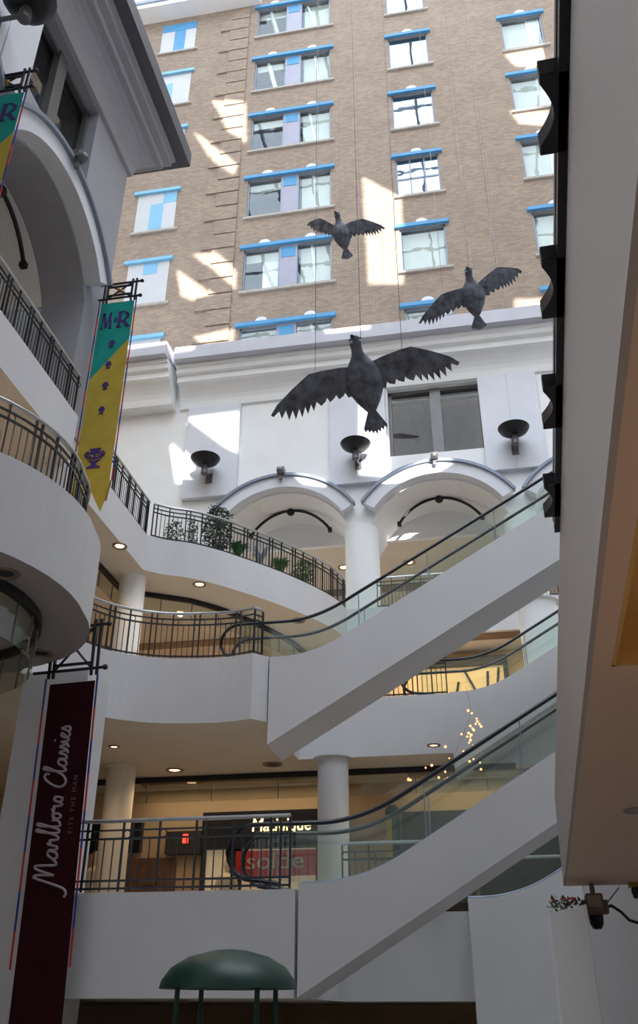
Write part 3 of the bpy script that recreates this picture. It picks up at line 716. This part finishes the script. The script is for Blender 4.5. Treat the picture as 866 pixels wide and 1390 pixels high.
def strokes(root, segs, m, name, y=-.012, th=.012):
    b = MB()
    for (x0, z0, x1, z1, w) in segs:
        d = Vector((x1-x0, z1-z0)); n = Vector((-d.y, d.x)).normalized()*w/2
        b.prism([(x0-n.x, z0-n.y), (x1-n.x, z1-n.y), (x1+n.x, z1+n.y), (x0+n.x, z0+n.y)], th, 'y', y)
    return b.build(name, M[m], root)
def urn(root, x, z, s):
    p = [(.0, 0), (.30, 0), (.30, .07), (.16, .12), (.10, .22), (.14, .30), (.30, .42), (.40, .62), (.38, .74), (.26, .80), (.20, .88), (.26, .98), (.26, 1.04), (0, 1.04)]
    b = MB(); b.prism([(x+a*s, z+c*s) for a, c in p]+[(x-a*s, z+c*s) for a, c in reversed(p[1:-1])], .012, 'y', -.016)
    if s > .4:
        for sg in (-1, 1): b.tube([(x+sg*s*(.30+.16*sin(radians(t))), -.01, z+s*(.72+.14*cos(radians(t)))) for t in range(0, 200, 25)], .03*s*1.4, 5)
    b.build('urn_print', M['purple'], root)
    if s > .4:
        b = MB()
        for sg in (-1, 1): b.tube([(x+sg*s*(.16+.09*cos(radians(t))), -.02, z+s*(.62+.06*sin(radians(t)))) for t in range(0, 300, 30)], .012, 5)
        b.tube([(x-.3*s, -.02, z+.45*s), (x, -.02, z+.38*s), (x+.3*s, -.02, z+.45*s)], .010, 5); b.build('urn_detail', M['gold'], root)
def banner_mr(loc, W, H, label, urns=True):
    r = empty('banner', loc); tag(r, label, 'banner', 'teal and mustard banners'); n = 14
    zt = -.30*H
    def wav(x, z): return .03*sin(z*1.7+x*2)
    b = MB(); bv = MB()
    xs = [W*i/n for i in range(n+1)]; zs = [-H*i/40 for i in range(41)]
    def cell(mb, poly): mb.prism(poly, .012, 'y', 0)
    cell(b, [(0, 0), (W, 0), (W, -.215*H), (0, -.42*H)]); b.build('teal_cloth', M['teal'], r)
    cell(bv, [(0, -.42*H), (W, -.215*H), (W, -.985*H), (W*.86, -1.065*H), (W*.48, -.955*H), (.0, -1.01*H)]); bv.build('mustard_cloth', M['gold'], r)
    edges(r, -.05, W+.05, -.93*H, .1)
    zb = -.148*H; h = .50; x = .14
    x = .09
    strokes(r, [(x, zb, x+.04, zb+h, .025), (x+.04, zb+h, x+.12, zb+.04, .055), (x+.12, zb+.02, x+.20, zb+h, .02), (x+.20, zb+h, x+.23, zb, .055), (x-.03, zb+.01, x+.04, zb+.01, .022), (x, zb+h-.01, x+.07, zb+h-.01, .022), (x+.18, zb+.01, x+.27, zb+.01, .022), (x+.18, zb+h-.01, x+.24, zb+h-.01, .022)], 'purple', 'letter_m')
    x = .53
    strokes(r, [(x, zb, x+.02, zb+h, .085), (x-.04, zb+.01, x+.08, zb+.01, .03), (x-.03, zb+h-.01, x+.14, zb+h-.015, .03), (x+.14, zb+h-.02, x+.22, zb+h-.10, .05), (x+.22, zb+h-.08, x+.22, zb+h-.22, .07), (x+.22, zb+h-.2, x+.12, zb+h-.30, .05), (x+.13, zb+h-.3, x+.02, zb+h-.3, .03), (x+.12, zb+h-.3, x+.24, zb+.02, .085), (x+.2, zb+.01, x+.3, zb+.01, .03)], 'purple', 'letter_r')
    urn(r, .435, zb+.2, .10)
    for t in (.255, .37, .48, .605): urn(r, W*.5-.0, -t*H, .20)
    urn(r, W*.5, -.865*H, .50)
    bracket(r, 0, W, .14, .62)
    MB().tube([(W+.03, 0, -.93*H), (W-.02, .0, -1.02*H)], .02, 6).build('tassel', M['brass'], r)
    return r
banner_mr((-8.50, 16.0, 16.88), .86, 5.6, 'teal and mustard banner lettered M R hanging on the left wing pier')
banner_mr((-8.50, 10.0, 16.88), .86, 5.35, 'teal and mustard banner cut off by the upper left picture edge')
# maroon banner with script lettering
r = empty('banner', (-7.26, 13.9, 6.40)); r.rotation_euler.y = -.035; tag(r, 'long maroon banner with grey script lettering at lower left', 'banner')
MB().box((.06, 0, -6.2), (.86, .014, 0)).build('maroon_cloth', M['maroon'], r)
edges(r, -.02, .90, -4.25, .1); bracket(r, -.02, .88, .22, 1.0)
def script(segs, w, name, m='script'):
    b = MB()
    for s in segs: b.tube([(x, -.01, z) for x, z in catmull(s, 5)], w, 6, flat=.9)
    return b.build(name, M[m], r, smooth=True)
# cursive drawn in its own frame (s along the writing, t across), then turned to climb the cloth
def turned(strk, s0, t0, k, kt=1.):
    return [[(t0-(t*k*kt), s0+s*k) for s, t in st] for st in strk]
MARL = [[(-.55, -.55), (-.35, -.62), (-.1, -.35), (.35, .9), (.45, 1.0), (.5, .8), (.45, .05)], [(.45, .05), (.75, .9), (.9, 1.0), (.92, .7), (.9, .05), (1.0, 0), (1.15, .15)],
        [(1.6, .42), (1.4, .45), (1.2, .2), (1.25, 0), (1.45, .05), (1.6, .42), (1.6, .05), (1.75, .08), (1.85, .45), (1.92, .5), (1.93, .35), (2.05, .42), (2.05, .1), (2.15, .02), (2.3, .25), (2.55, .95), (2.6, 1.1), (2.5, 1.1), (2.38, .3), (2.4, .02), (2.55, .1), (2.8, .8), (2.88, 1.1), (2.78, 1.08), (2.68, .3), (2.72, 0), (2.92, .1), (3.0, .35), (2.95, .4)],
        [(3.0, .3), (3.2, .42), (3.3, .2), (3.15, 0), (3.05, .2), (3.2, .42), (3.4, .4), (3.5, .5), (3.52, .35), (3.65, .42), (3.65, .1), (3.75, .02), (3.95, .42), (4.1, .3), (4.0, 0), (3.85, .15), (3.95, .42), (4.15, .4)]]
CLAS = [[(5.25, .85), (5.25, 1.05), (5.0, 1.0), (4.65, .5), (4.6, .1), (4.85, -.05), (5.2, .2), (5.6, 1.0), (5.6, 1.12), (5.5, 1.1), (5.35, .3), (5.4, 0), (5.6, .2)],
        [(5.95, .42), (5.75, .42), (5.6, .15), (5.7, 0), (5.9, .15), (5.98, .42), (5.98, .05), (6.15, .1), (6.3, .45), (6.38, .1), (6.25, 0), (6.45, .1), (6.6, .45), (6.68, .1), (6.55, 0), (6.75, .1), (6.85, .42), (6.88, .05), (7.05, .1), (7.3, .4), (7.15, .42), (7.05, .15), (7.2, 0), (7.4, .12), (7.55, .45), (7.63, .1), (7.5, 0), (7.4, .03)], [(6.95, .72), (6.97, .76)]]
script(turned(MARL+CLAS, -3.15, .52, .315, 1.05), .022, 'script_lettering')
t = text('FITS THE MAN', .10, M['faint'], 'small_lettering', r, (.70, -.006, -1.98), rot=(pi/2, -pi/2, 0), ext=.004, space=1.45)

# ------------------------------------------------------------------ birds
def bird(name_label, loc, rot, scale, up=0., lw=(0, 0), rw=(0, 0), cable=14., wx=1.):
    r = empty('bird_sculpture', loc); tag(r, name_label, 'bird sculpture', 'hanging metal bird sculptures')
    r.rotation_euler = rot; r.scale = (scale,)*3
    # local frame: the belly faces -y, head +z, wings +-x
    K = 1.35; spine = [(-.50, .01, .02, .03), (-.42, .0, .075, .06), (-.28, -.01, .15, .12), (-.10, -.03, .215, .17), (.08, -.04, .225, .18), (.24, -.03, .185, .16), (.36, -.01, .125, .12), (.46, -.01, .09, .09), (.56, -.03, .082, .085), (.63, -.06, .10, .10), (.70, -.09, .085, .085), (.745, -.11, .04, .04)]
    b = MB(); rings = []
    for z, y, rx, ry in spine: rings.append([b.bm.verts.new(((K if z < .4 else 1)*rx*cos(2*pi*k/20), y+ry*sin(2*pi*k/20), z)) for k in range(20)])
    for A, B in zip(rings, rings[1:]):
        for k in range(20): b.bm.faces.new((A[k], A[(k+1) % 20], B[(k+1) % 20], B[k]))
    b.bm.faces.new(rings[0]); b.bm.faces.new(rings[-1])
    body = b.build('body', M['bird'], r, smooth=True); sm = body.modifiers.new('sub', 'SUBSURF'); sm.levels = 1; sm.render_levels = 1
    b = MB(); b.tube([(-.02, -.12, .70), (-.05, -.2, .735), (-.07, -.27, .74)], [.045, .03, .008], 8, flat=.7); b.build('beak', M['bird'], r, smooth=True)
    b = MB()
    for s in (-1, 1): b.ball((s*.078, -.12, .68), .022, 2)
    b.build('eye', M['black'], r); b = MB()
    for s in (-1, 1): b.ball((s*.062, -.115, .655), .036, 2, (.9, 1, .8))
    b.build('cheek_patch', M['birdface'], r, smooth=True)
    # tail fan with notched end
    n = 7; pts = [(-.05, -.42)]
    for i in range(n):
        a0 = -.20+.40*i/n; a1 = -.20+.40*(i+1)/n; am = (a0+a1)/2
        pts += [(a0*.95, -.76+abs(a0)*.35), (am, -.82+abs(am)*.4), (a1*.92, -.77+abs(a1)*.35)]
    pts += [(.05, -.42)]
    b = MB(); b.prism(pts, .03, 'y', -.01); b.build('tail', M['bird'], r, bevel=.006)
    # wings: leading edge to wrist then tip, feathered trailing edge
    def wing(sx, dih, tipd, swp=0., wf=1.):
        lead = [(.10, .28), (.30, .33), (.56, .37), (.74, .38), (1.0, .24), (1.25, .08), (1.36, -.04)]
        trail = [(1.36, -.04), (1.33, -.075), (1.24, -.02), (1.225, -.14), (1.15, -.04), (1.135, -.20), (1.06, -.07), (1.045, -.22), (.97, -.08), (.955, -.22), (.885, -.08), (.87, -.20), (.80, -.07), (.785, -.185), (.72, -.06), (.67, -.145), (.60, -.10), (.57, -.05), (.54, -.13), (.47, -.09), (.44, -.05), (.41, -.13), (.34, -.10), (.31, -.06), (.28, -.15), (.20, -.14), (.16, -.20), (.08, -.22)]
        def bend(x, z, off):
            y = -dih*max(0, x-.1)-tipd*max(0, x-.74)**1.0+off-.05*sin(min(1, x/1.36)*pi)
            return (sx*(.1+(x-.1)*wx*wf), y+.10*(z-.1)*(z-.1)*2, z+swp*max(0, x-.1))
        # dense loft between the edges so that the curve shows
        import bisect
        def interp(L, x, rev=False):
            pts = sorted(L, key=lambda p: p[0])
            for a, c in zip(pts, pts[1:]):
                if a[0] <= x <= c[0] and c[0] > a[0]: return a[1]+(c[1]-a[1])*(x-a[0])/(c[0]-a[0])
            return pts[-1][1] if x > pts[-1][0] else pts[0][1]
        xs = sorted({p[0] for p in lead}|{p[0] for p in trail}|{.1+1.26*i/30 for i in range(31)}); xs = [x for x in xs if .1 <= x <= 1.36]
        b = MB(); cols_ = []
        for x in xs:
            zl = interp(lead, x); zt = interp(trail, x); L = []
            for j in range(7):
                z = zl+(zt-zl)*j/6; th = .030*(1-j/6)**.5+.008; L.append((b.bm.verts.new(bend(x, z, -th)), b.bm.verts.new(bend(x, z, th))))
            cols_.append(L)
        for A, B in zip(cols_, cols_[1:]):
            for j in range(6):
                b.bm.faces.new((A[j][0], B[j][0], B[j+1][0], A[j+1][0])); b.bm.faces.new((A[j][1], A[j+1][1], B[j+1][1], B[j][1]))
            b.bm.faces.new((A[0][0], A[0][1], B[0][1], B[0][0])); b.bm.faces.new((A[6][0], B[6][0], B[6][1], A[6][1]))
        for L in (cols_[0], cols_[-1]):
            b.bm.faces.new([p[0] for p in L]+[p[1] for p in reversed(L)])
        w = b.build('wing', M['bird'], r, smooth=True)
        b = MB()
        for i in range(13):
            x = .24+.082*i; x2 = x+.03+.02*i; zt = interp(trail, x2)
            if x2 > 1.3: continue
            p = [bend(x, interp(lead, x)-.12-.05*(i < 6), -.03), bend((x+x2)/2, (interp(lead, x)+zt)/2-.05, -.026), bend(x2, zt+.03, -.014)]; b.tube(p, .008, 5)
        b.build('feather_ribs', M['bird'], w)
    wing(1, *rw); wing(-1, *lw)
    # suspension wires, straight up in the world
    inv = (Matrix.LocRotScale(Vector(loc), r.rotation_euler, r.scale)).inverted()
    Mw = inv.inverted()
    for px in ((.7, .38), (-.7, .38), (0, .2)):
        a = Mw @ Vector((px[0], -.0, px[1])); c = a+Vector((0, 0, cable))
        b = MB(); b.tube([inv @ a, inv @ c], .006/scale, 5); b.build('suspension_wire', M['bronze'], r)
    return r
TILT = radians(-30)   # belly turned down towards the viewer
bird('largest bird sculpture with spread wings, hanging lowest', (-1.58, 13.0, 11.32), (radians(30), radians(-15), radians(8)), 1.15, lw=(.0, -.10, -.08), rw=(.0, 0, .0), cable=30, wx=1.14)
bird('bird sculpture with pale face at right, one wing raised', (.70, 19.0, 18.25), (radians(32), radians(-13), radians(8)), 1.10, lw=(-.1, 0, -.22), rw=(-.15, -.1, .38), cable=30, wx=1.05)
bird('smallest farthest bird sculpture, in front of the brick windows', (-3.3, 22.0, 24.35), (radians(34), radians(-10), radians(0)), 1.06, lw=(-.6, .2, .62, .72), rw=(.15, .1, -.12), cable=30)

# ------------------------------------------------------------------ plants on the upper gallery
def plant(name, x, y, z, label, kind, n, h, w, m, group='plants behind the curved railing'):
    r = empty(name, (x, y, z)); tag(r, label, 'plant', group); rd = random.Random(hash((round(x*10), n)) & 0xffff)
    b = MB(); b.box((-.22, -.18, 0), (.22, .18, .16)); b.build('planter', M['bronze'], r, bevel=.01)
    b = MB()
    if kind == 'bush':
        for i in range(n):
            t = rd.random(); a = rd.random()*2*pi; rr_ = w*sqrt(rd.random())*(.55+.45*sin(pi*t)); p = Vector((rr_*cos(a), rr_*sin(a)*.6, .15+h*t))
            d = Vector((rd.uniform(-1, 1), rd.uniform(-1, 1), rd.uniform(-.8, .6))).normalized()*.11; s = d.cross(Vector((0, .3, 1))).normalized()*.022
            b.quad(p, p+d*.5+s, p+d, p+d*.5-s)
        st = MB()
        for i in range(7):
            a = 2*pi*i/7; st.tube([(0, 0, .1), (.3*w*cos(a), .2*w*sin(a), h*.5), (.7*w*cos(a), .4*w*sin(a), h*.95)], [.014, .009, .004], 5)
        st.build('stem', M['leaf2'], r)
    else:
        for i in range(n):
            a = rd.random()*2*pi; L = h*(.7+.5*rd.random()); sp = w*(.5+.6*rd.random()); pr = None
            for k in range(6):
                t = k/5; p = Vector((sp*t*cos(a), sp*t*sin(a)*.7, .12+L*(t-.62*t*t)*1.6)); ww = .035*(1-t**2)+.002; s = Vector((-sin(a), cos(a), 0))*ww
                cur = (p+s, p-s)
                if pr: b.quad(pr[0], cur[0], cur[1], pr[1])
                pr = cur
    b.build('leaves', M[m], r)
    return r
plant('potted_bush', -7.25, 22.75, 12.9, 'tall airy bush behind the curved railing near the left arch', 'bush', 1100, 1.55, .5, 'leaf2')
plant('potted_bush', -8.35, 22.15, 12.9, 'low sparse shrub at the left end of the curved railing', 'bush', 260, .85, .3, 'leaf2')
plant('potted_bush', -7.9, 22.35, 12.9, 'thin upright shrub between the low shrub and tall bush', 'bush', 160, .95, .2, 'leaf2')
plant('potted_fern', -6.72, 23.2, 12.9, 'bright green fern behind the curved railing', 'fern', 120, .8, .36, 'leaf')
plant('silver_plant', -6.22, 23.85, 12.9, 'silvery leaved plant among green ferns', 'fern', 70, .95, .34, 'silver')
plant('potted_fern', -5.75, 24.55, 12.9, 'arching fern right of the silvery plant', 'fern', 120, .8, .36, 'leaf')
plant('potted_bush', -5.2, 25.35, 12.9, 'leafy dark bush at the right end of the curved railing', 'bush', 500, .85, .4, 'leaf')
o = tag(MB().box((-8.5, 22.75, 12.9), (-7.7, 23.1, 13.3)).build('planter_trough', M['green'], bevel=.01), 'long dark green trough under the sparse shrubs', 'planter')

# ------------------------------------------------------------------ mezzanine at right, close to the camera
az = radians(-1.93); MR = Matrix.Rotation(az, 4, 'Z'); 
def rx(b, name, m, **k):
    o = b.build(name, M[m], **k); o.matrix_world = Matrix.Translation((0, 0, 0)) @ MR; return o
XB, ZB0, ZT0, YE = .345, 2.995, 4.06, 12.78     # face offset, soffit height, top height, far end (set from the solved camera)
b = MB(); b.prism([(XB-.005, ZB0), (XB+.02, ZT0), (XB+.27, ZT0), (XB+.27, ZB0+.4), (XB+.02, ZB0+.3), (XB+.02, ZB0)], YE+3, 'y', -3); mz = struct(rx(b, 'wall_mezzanine', 'rfas'), 'grey face of the mezzanine edge passing close on the right')
# soffit with a recessed coffer
cx0, cy1 = XB+.107, 4.27
def sof(b):
    b.box((XB+.02, -3, ZB0), (cx0, YE, ZB0+.25)); b.box((cx0, cy1, ZB0), (8, YE, ZB0+.25)); b.box((cx0, -3, ZB0+.25), (8, cy1, ZB0+.35))
    return b
struct(rx(sof(MB()), 'ceiling_mezzanine', 'rsoff'), 'tan underside of the mezzanine at right')
b = MB(); b.box((cx0, -3, ZB0), (cx0+.02, cy1, ZB0+.25)); b.box((cx0, cy1-.02, ZB0), (8, cy1, ZB0+.25)); b.box((cx0+.02, -3, ZB0+.23), (8, cy1-.02, ZB0+.25)); struct(rx(b, 'ceiling_coffer', 'coffer'), 'ochre recess in the mezzanine underside')
struct(rx(MB().box((XB+.25, YE-.25, ZB0+.25), (8, YE, ZT0)), 'wall_mezzanine_end', 'rfas'))
# railing on the mezzanine edge with scroll brackets
rl = empty('mezzanine_railing', (0, 0, 0)); rl.matrix_world = MR; tag(rl, 'black railing with notched brackets along the right mezzanine edge', 'railing')
RT = dict(y0=-.5, y1=4.95)
b = MB(); b.box((XB-.012, RT['y0'], ZT0-.01), (XB+.02, RT['y1'], ZT0+.03)); b.build('lower_bar', M['black'], rl)
b = MB(); b.box((XB-.012, RT['y0'], ZT0+.06), (XB+.02, RT['y1'], ZT0+.10)); b.build('upper_bar', M['black'], rl)
def notch(y0, y1, d=.07):
    n = 14; pts = [(XB+.02, y0), (XB-d, y0)]
    m0, m1 = y0+.12*(y1-y0), y1-.12*(y1-y0)
    pts += [(XB-d+.62*d*sin(pi*i/n), m0+(m1-m0)*i/n) for i in range(n+1)]
    pts += [(XB-d, y1), (XB+.02, y1)]
    b = MB(); b.prism(pts, .07, 'z', ZT0-.01); o = b.build('notched_bracket', M['black'], rl, bevel=.004)
    return o
NOT = [(1.0, 1.32), (1.84, 2.15), (2.64, 2.99), (3.46, 3.82), (4.36, 4.75)]
for a, c in NOT: notch(a, c)
# recessed speaker in the soffit
sp = empty('soffit_speaker', (0, 0, 0)); sp.matrix_world = MR @ Matrix.Translation((.87, 7.85, ZB0)); tag(sp, 'round grey flush speaker in the mezzanine underside at right', 'speaker')
MB().lathe([(.10, -.012), (.13, -.012), (.14, 0), (.10, 0)], 28).build('rim', M['fixture'], sp, smooth=True)
MB().lathe([(.001, -.008), (.11, -.008), (.11, 0), (.001, 0)], 28).build('grille', M['bronze'], sp)

ul = empty('fill_uplight', (2.6, 2.6, 0)); tag(ul, 'unseen brass uplighter added to warm the right mezzanine underside', 'lamp')  # stand lamp added out of view to brighten the soffit
MB().lathe([(.16, 0), (.16, .03), (.02, .05), (.02, 1.5), (.14, 1.7), (.12, 1.7), (.02, 1.56)], 20).build('stand', M['brass'], ul, smooth=True)
l = bpy.data.lights.new('soffit_fill', 'AREA'); l.shape = 'DISK'; l.size = .2; l.energy = 22; l.color = (1, .6, .32)
lo = bpy.data.objects.new('soffit_fill_lamp', l); C.objects.link(lo); lo.parent = ul; lo.location = (0, 0, 1.72); lo.rotation_euler = (pi, 0, 0)
# security camera hung below the mezzanine end
r = empty('security_camera', (0, 0, 0)); tag(r, 'brown boxy security camera with cable below the right mezzanine', 'camera')
r.location = (1.09, 12.5, 2.74)
MB().box((-.10, -.14, -.10), (.10, .14, .13)).build('housing', M['lampbrown'], r, bevel=.02)
MB().box((-.075, -.17, -.03), (.075, -.12, .11)).build('front_panel', M['fixture'], r, bevel=.01)
for sx in (-1, 1): MB().box((sx*.13-.025, -.1, -.09), (sx*.13+.025, .1, .06)).build('side_bracket', M['lampbrown'], r, bevel=.008)
b = MB(); b.lathe([(.001, -.26), (.05, -.25), (.08, -.2), (.09, -.1), (.07, -.08)], 20); b.build('lens', M['black'], r, smooth=True)
MB().tube([(0, 0, .12), (0, 0, .27)], .03, 10).build('hanger', M['bronze'], r)
MB().tube([(.10, 0, -.02), (.2, 0, .0), (.3, 0, -.07), (.38, 0, -.16), (.5, 0, -.2), (.7, 0, -.2)], .018, 8).build('cable', M['black'], r, smooth=True)
MB().tube([(.12, 0, .0), (.32, 0, .2)], .008, 6).build('stay_wire', M['bronze'], r)
q = empty('junction_box', (1.62, 12.55, 2.90)); tag(q, 'small brass and black junction box under the mezzanine, right of the camera', 'box')
MB().box((-.09, -.08, .04), (.09, .08, .10)).build('mounting_plate', M['brass'], q, bevel=.008)
MB().lathe([(.001, -.09), (.05, -.08), (.07, 0), (.06, .04)], 16).build('body', M['black'], q, smooth=True)

# ------------------------------------------------------------------ small things at the bottom
r = empty('planter_column', (.74, 12.0, 0)); tag(r, 'tall pale planter box with red flowers at bottom right', 'planter')
MB().prism([(-.22, 0), (.22, 0), (.22, 2.72), (-.22, 2.62)], .45, 'y', 0).build('box', M['white'], r, bevel=.01)
b = MB(); rd = random.Random(5)
for i in range(130):
    p = Vector((rd.uniform(-.2, .2), rd.uniform(0, .35), 2.68+rd.uniform(-.02, .1))); d = Vector((rd.uniform(-1, 1), rd.uniform(-1, 1), rd.uniform(0, 1))).normalized()*.07; s = d.cross(Vector((0, 0, 1))).normalized()*.02; b.quad(p, p+d*.5+s, p+d, p+d*.5-s)
b.build('leaves', M['leaf2'], r)
b = MB()
for i in range(9): b.ball((rd.uniform(-.2, .2), rd.uniform(0, .3), 2.74+rd.uniform(0, .07)), .02, 1)
b.build('flowers', M['flower'], r)
r = empty('kiosk_canopy', (-3.15, 11.4, 0)); tag(r, 'dark green domed kiosk canopy at the bottom edge', 'canopy')
MB().lathe([(.78, 1.85), (.76, 1.93), (.66, 2.06), (.46, 2.17), (.2, 2.235), (.02, 2.25)], 36).build('dome', M['green'], r, smooth=True)
b = MB()
for sx in (-1, 1):
    for sy in (-1, 1): b.tube([(sx*.45, sy*.45, 0), (sx*.45, sy*.45, 1.9)], .03, 8)
b.build('support_posts', M['green'], r)

# ------------------------------------------------------------------ skylight grid over the court (mirrored in the panes) and the unseen sun mask wall
sk = MB()
for i in range(12): x = -22+3.0*i; sk.box((x, -12, 60.0), (x+.16, 31, 60.5))
for i in range(15): y = -12+3.0*i; sk.box((-24, y, 60.5), (13, y+.12, 60.7))
tag(sk.build('skylight_grid', M['frame']), 'white steel skylight grid over the court', 'skylight')
def ray(u, v): return fw+rt*((u-433)/F)-up*((v-650)/F)
SUN = Vector((-.365, 1, -.30))
# openings cut in an added unseen wall, shaped to cast the sun patches
LIT = [(30, [(288, 136), (334, 140), (334, 194), (310, 182)]), (30, [(262, 178), (280, 190), (322, 226), (318, 240), (290, 222)]), (30, [(262, 345), (290, 343), (321, 368), (320, 394), (298, 376)]),
       (30, [(240, 366), (292, 402), (262, 408), (246, 402)]), (30, [(262, 460), (318, 447), (316, 470), (280, 474)]), (30, [(492, 240), (545, 268), (548, 386), (500, 386)]),
       (30, [(684, 74), (760, 60), (760, 92), (700, 90)]), (30, [(692, 150), (760, 150), (760, 172), (705, 168)]), (30, [(698, 406), (760, 404), (760, 450), (702, 450)]),
       (28, [(254, 574), (322, 566), (322, 620), (305, 612)]), (28, [(232, 602), (262, 632), (262, 655), (240, 655)]), (28, [(487, 545), (527, 600), (527, 652), (487, 650)]),
       (28, [(500, 680), (540, 655), (590, 625), (610, 640), (530, 690), (510, 700)]),
       (27, [(150, 470), (262, 462), (262, 484), (150, 500)]), (27, [(440, 444), (490, 436), (500, 456), (440, 462)]), (28, [(395, 655), (440, 655), (440, 672), (410, 668)])]
YT = -60.
tb = MB().box((-75, YT-1, 0), (50, YT, 90)); tw = tb.build('wall_sun_mask', M['concrete'])  # unseen slab added to block the sun outside the cut openings
cb = MB()
for Y, poly in LIT:
    P = []
    for (u, v) in poly:
        d = ray(u, v); p = Vector((0, 0, 1.6))+d*(Y/d.y); P.append(p)
    lo = [p+SUN*((YT-1.6-p.y)/SUN.y) for p in P]; hi = [p+SUN*((YT+.6-p.y)/SUN.y) for p in P]
    lo = [cb.bm.verts.new(p) for p in lo]; hi = [cb.bm.verts.new(p) for p in hi]; cb.bm.faces.new(lo); cb.bm.faces.new(hi)
    for i in range(len(P)): cb.bm.faces.new((lo[i], lo[(i+1) % len(P)], hi[(i+1) % len(P)], hi[i]))
ct = cb.build('cutter', M['concrete'])
md = tw.modifiers.new('cut', 'BOOLEAN'); md.operation = 'DIFFERENCE'; md.object = ct; md.solver = 'EXACT'; md.use_self = True
dg = bpy.context.evaluated_depsgraph_get(); me = bpy.data.meshes.new_from_object(tw.evaluated_get(dg)); tw.modifiers.clear(); tw.data = me; bpy.data.objects.remove(ct)
struct(tw)
sl = bpy.data.lights.new('sun', 'SUN'); sl.energy = 14.; sl.angle = radians(.15); sl.color = (1, .96, .90)
so_ = bpy.data.objects.new('sun', sl); C.objects.link(so_); so_.rotation_euler = SUN.to_track_quat('-Z', 'Y').to_euler()

# ------------------------------------------------------------------ world, sun, output look
w = bpy.data.worlds.new('world'); bpy.context.scene.world = w; w.use_nodes = True
nt = w.node_tree; bg = nt.nodes['Background']
bg.inputs['Color'].default_value = (.80, .89, 1.0, 1); bg.inputs['Strength'].default_value = 5.15
sc = bpy.context.scene
sc.view_settings.view_transform = 'Standard'; sc.view_settings.look = 'None'; sc.view_settings.gamma = 1; sc.view_settings.use_curve_mapping = False
sc.view_settings.exposure = 0.
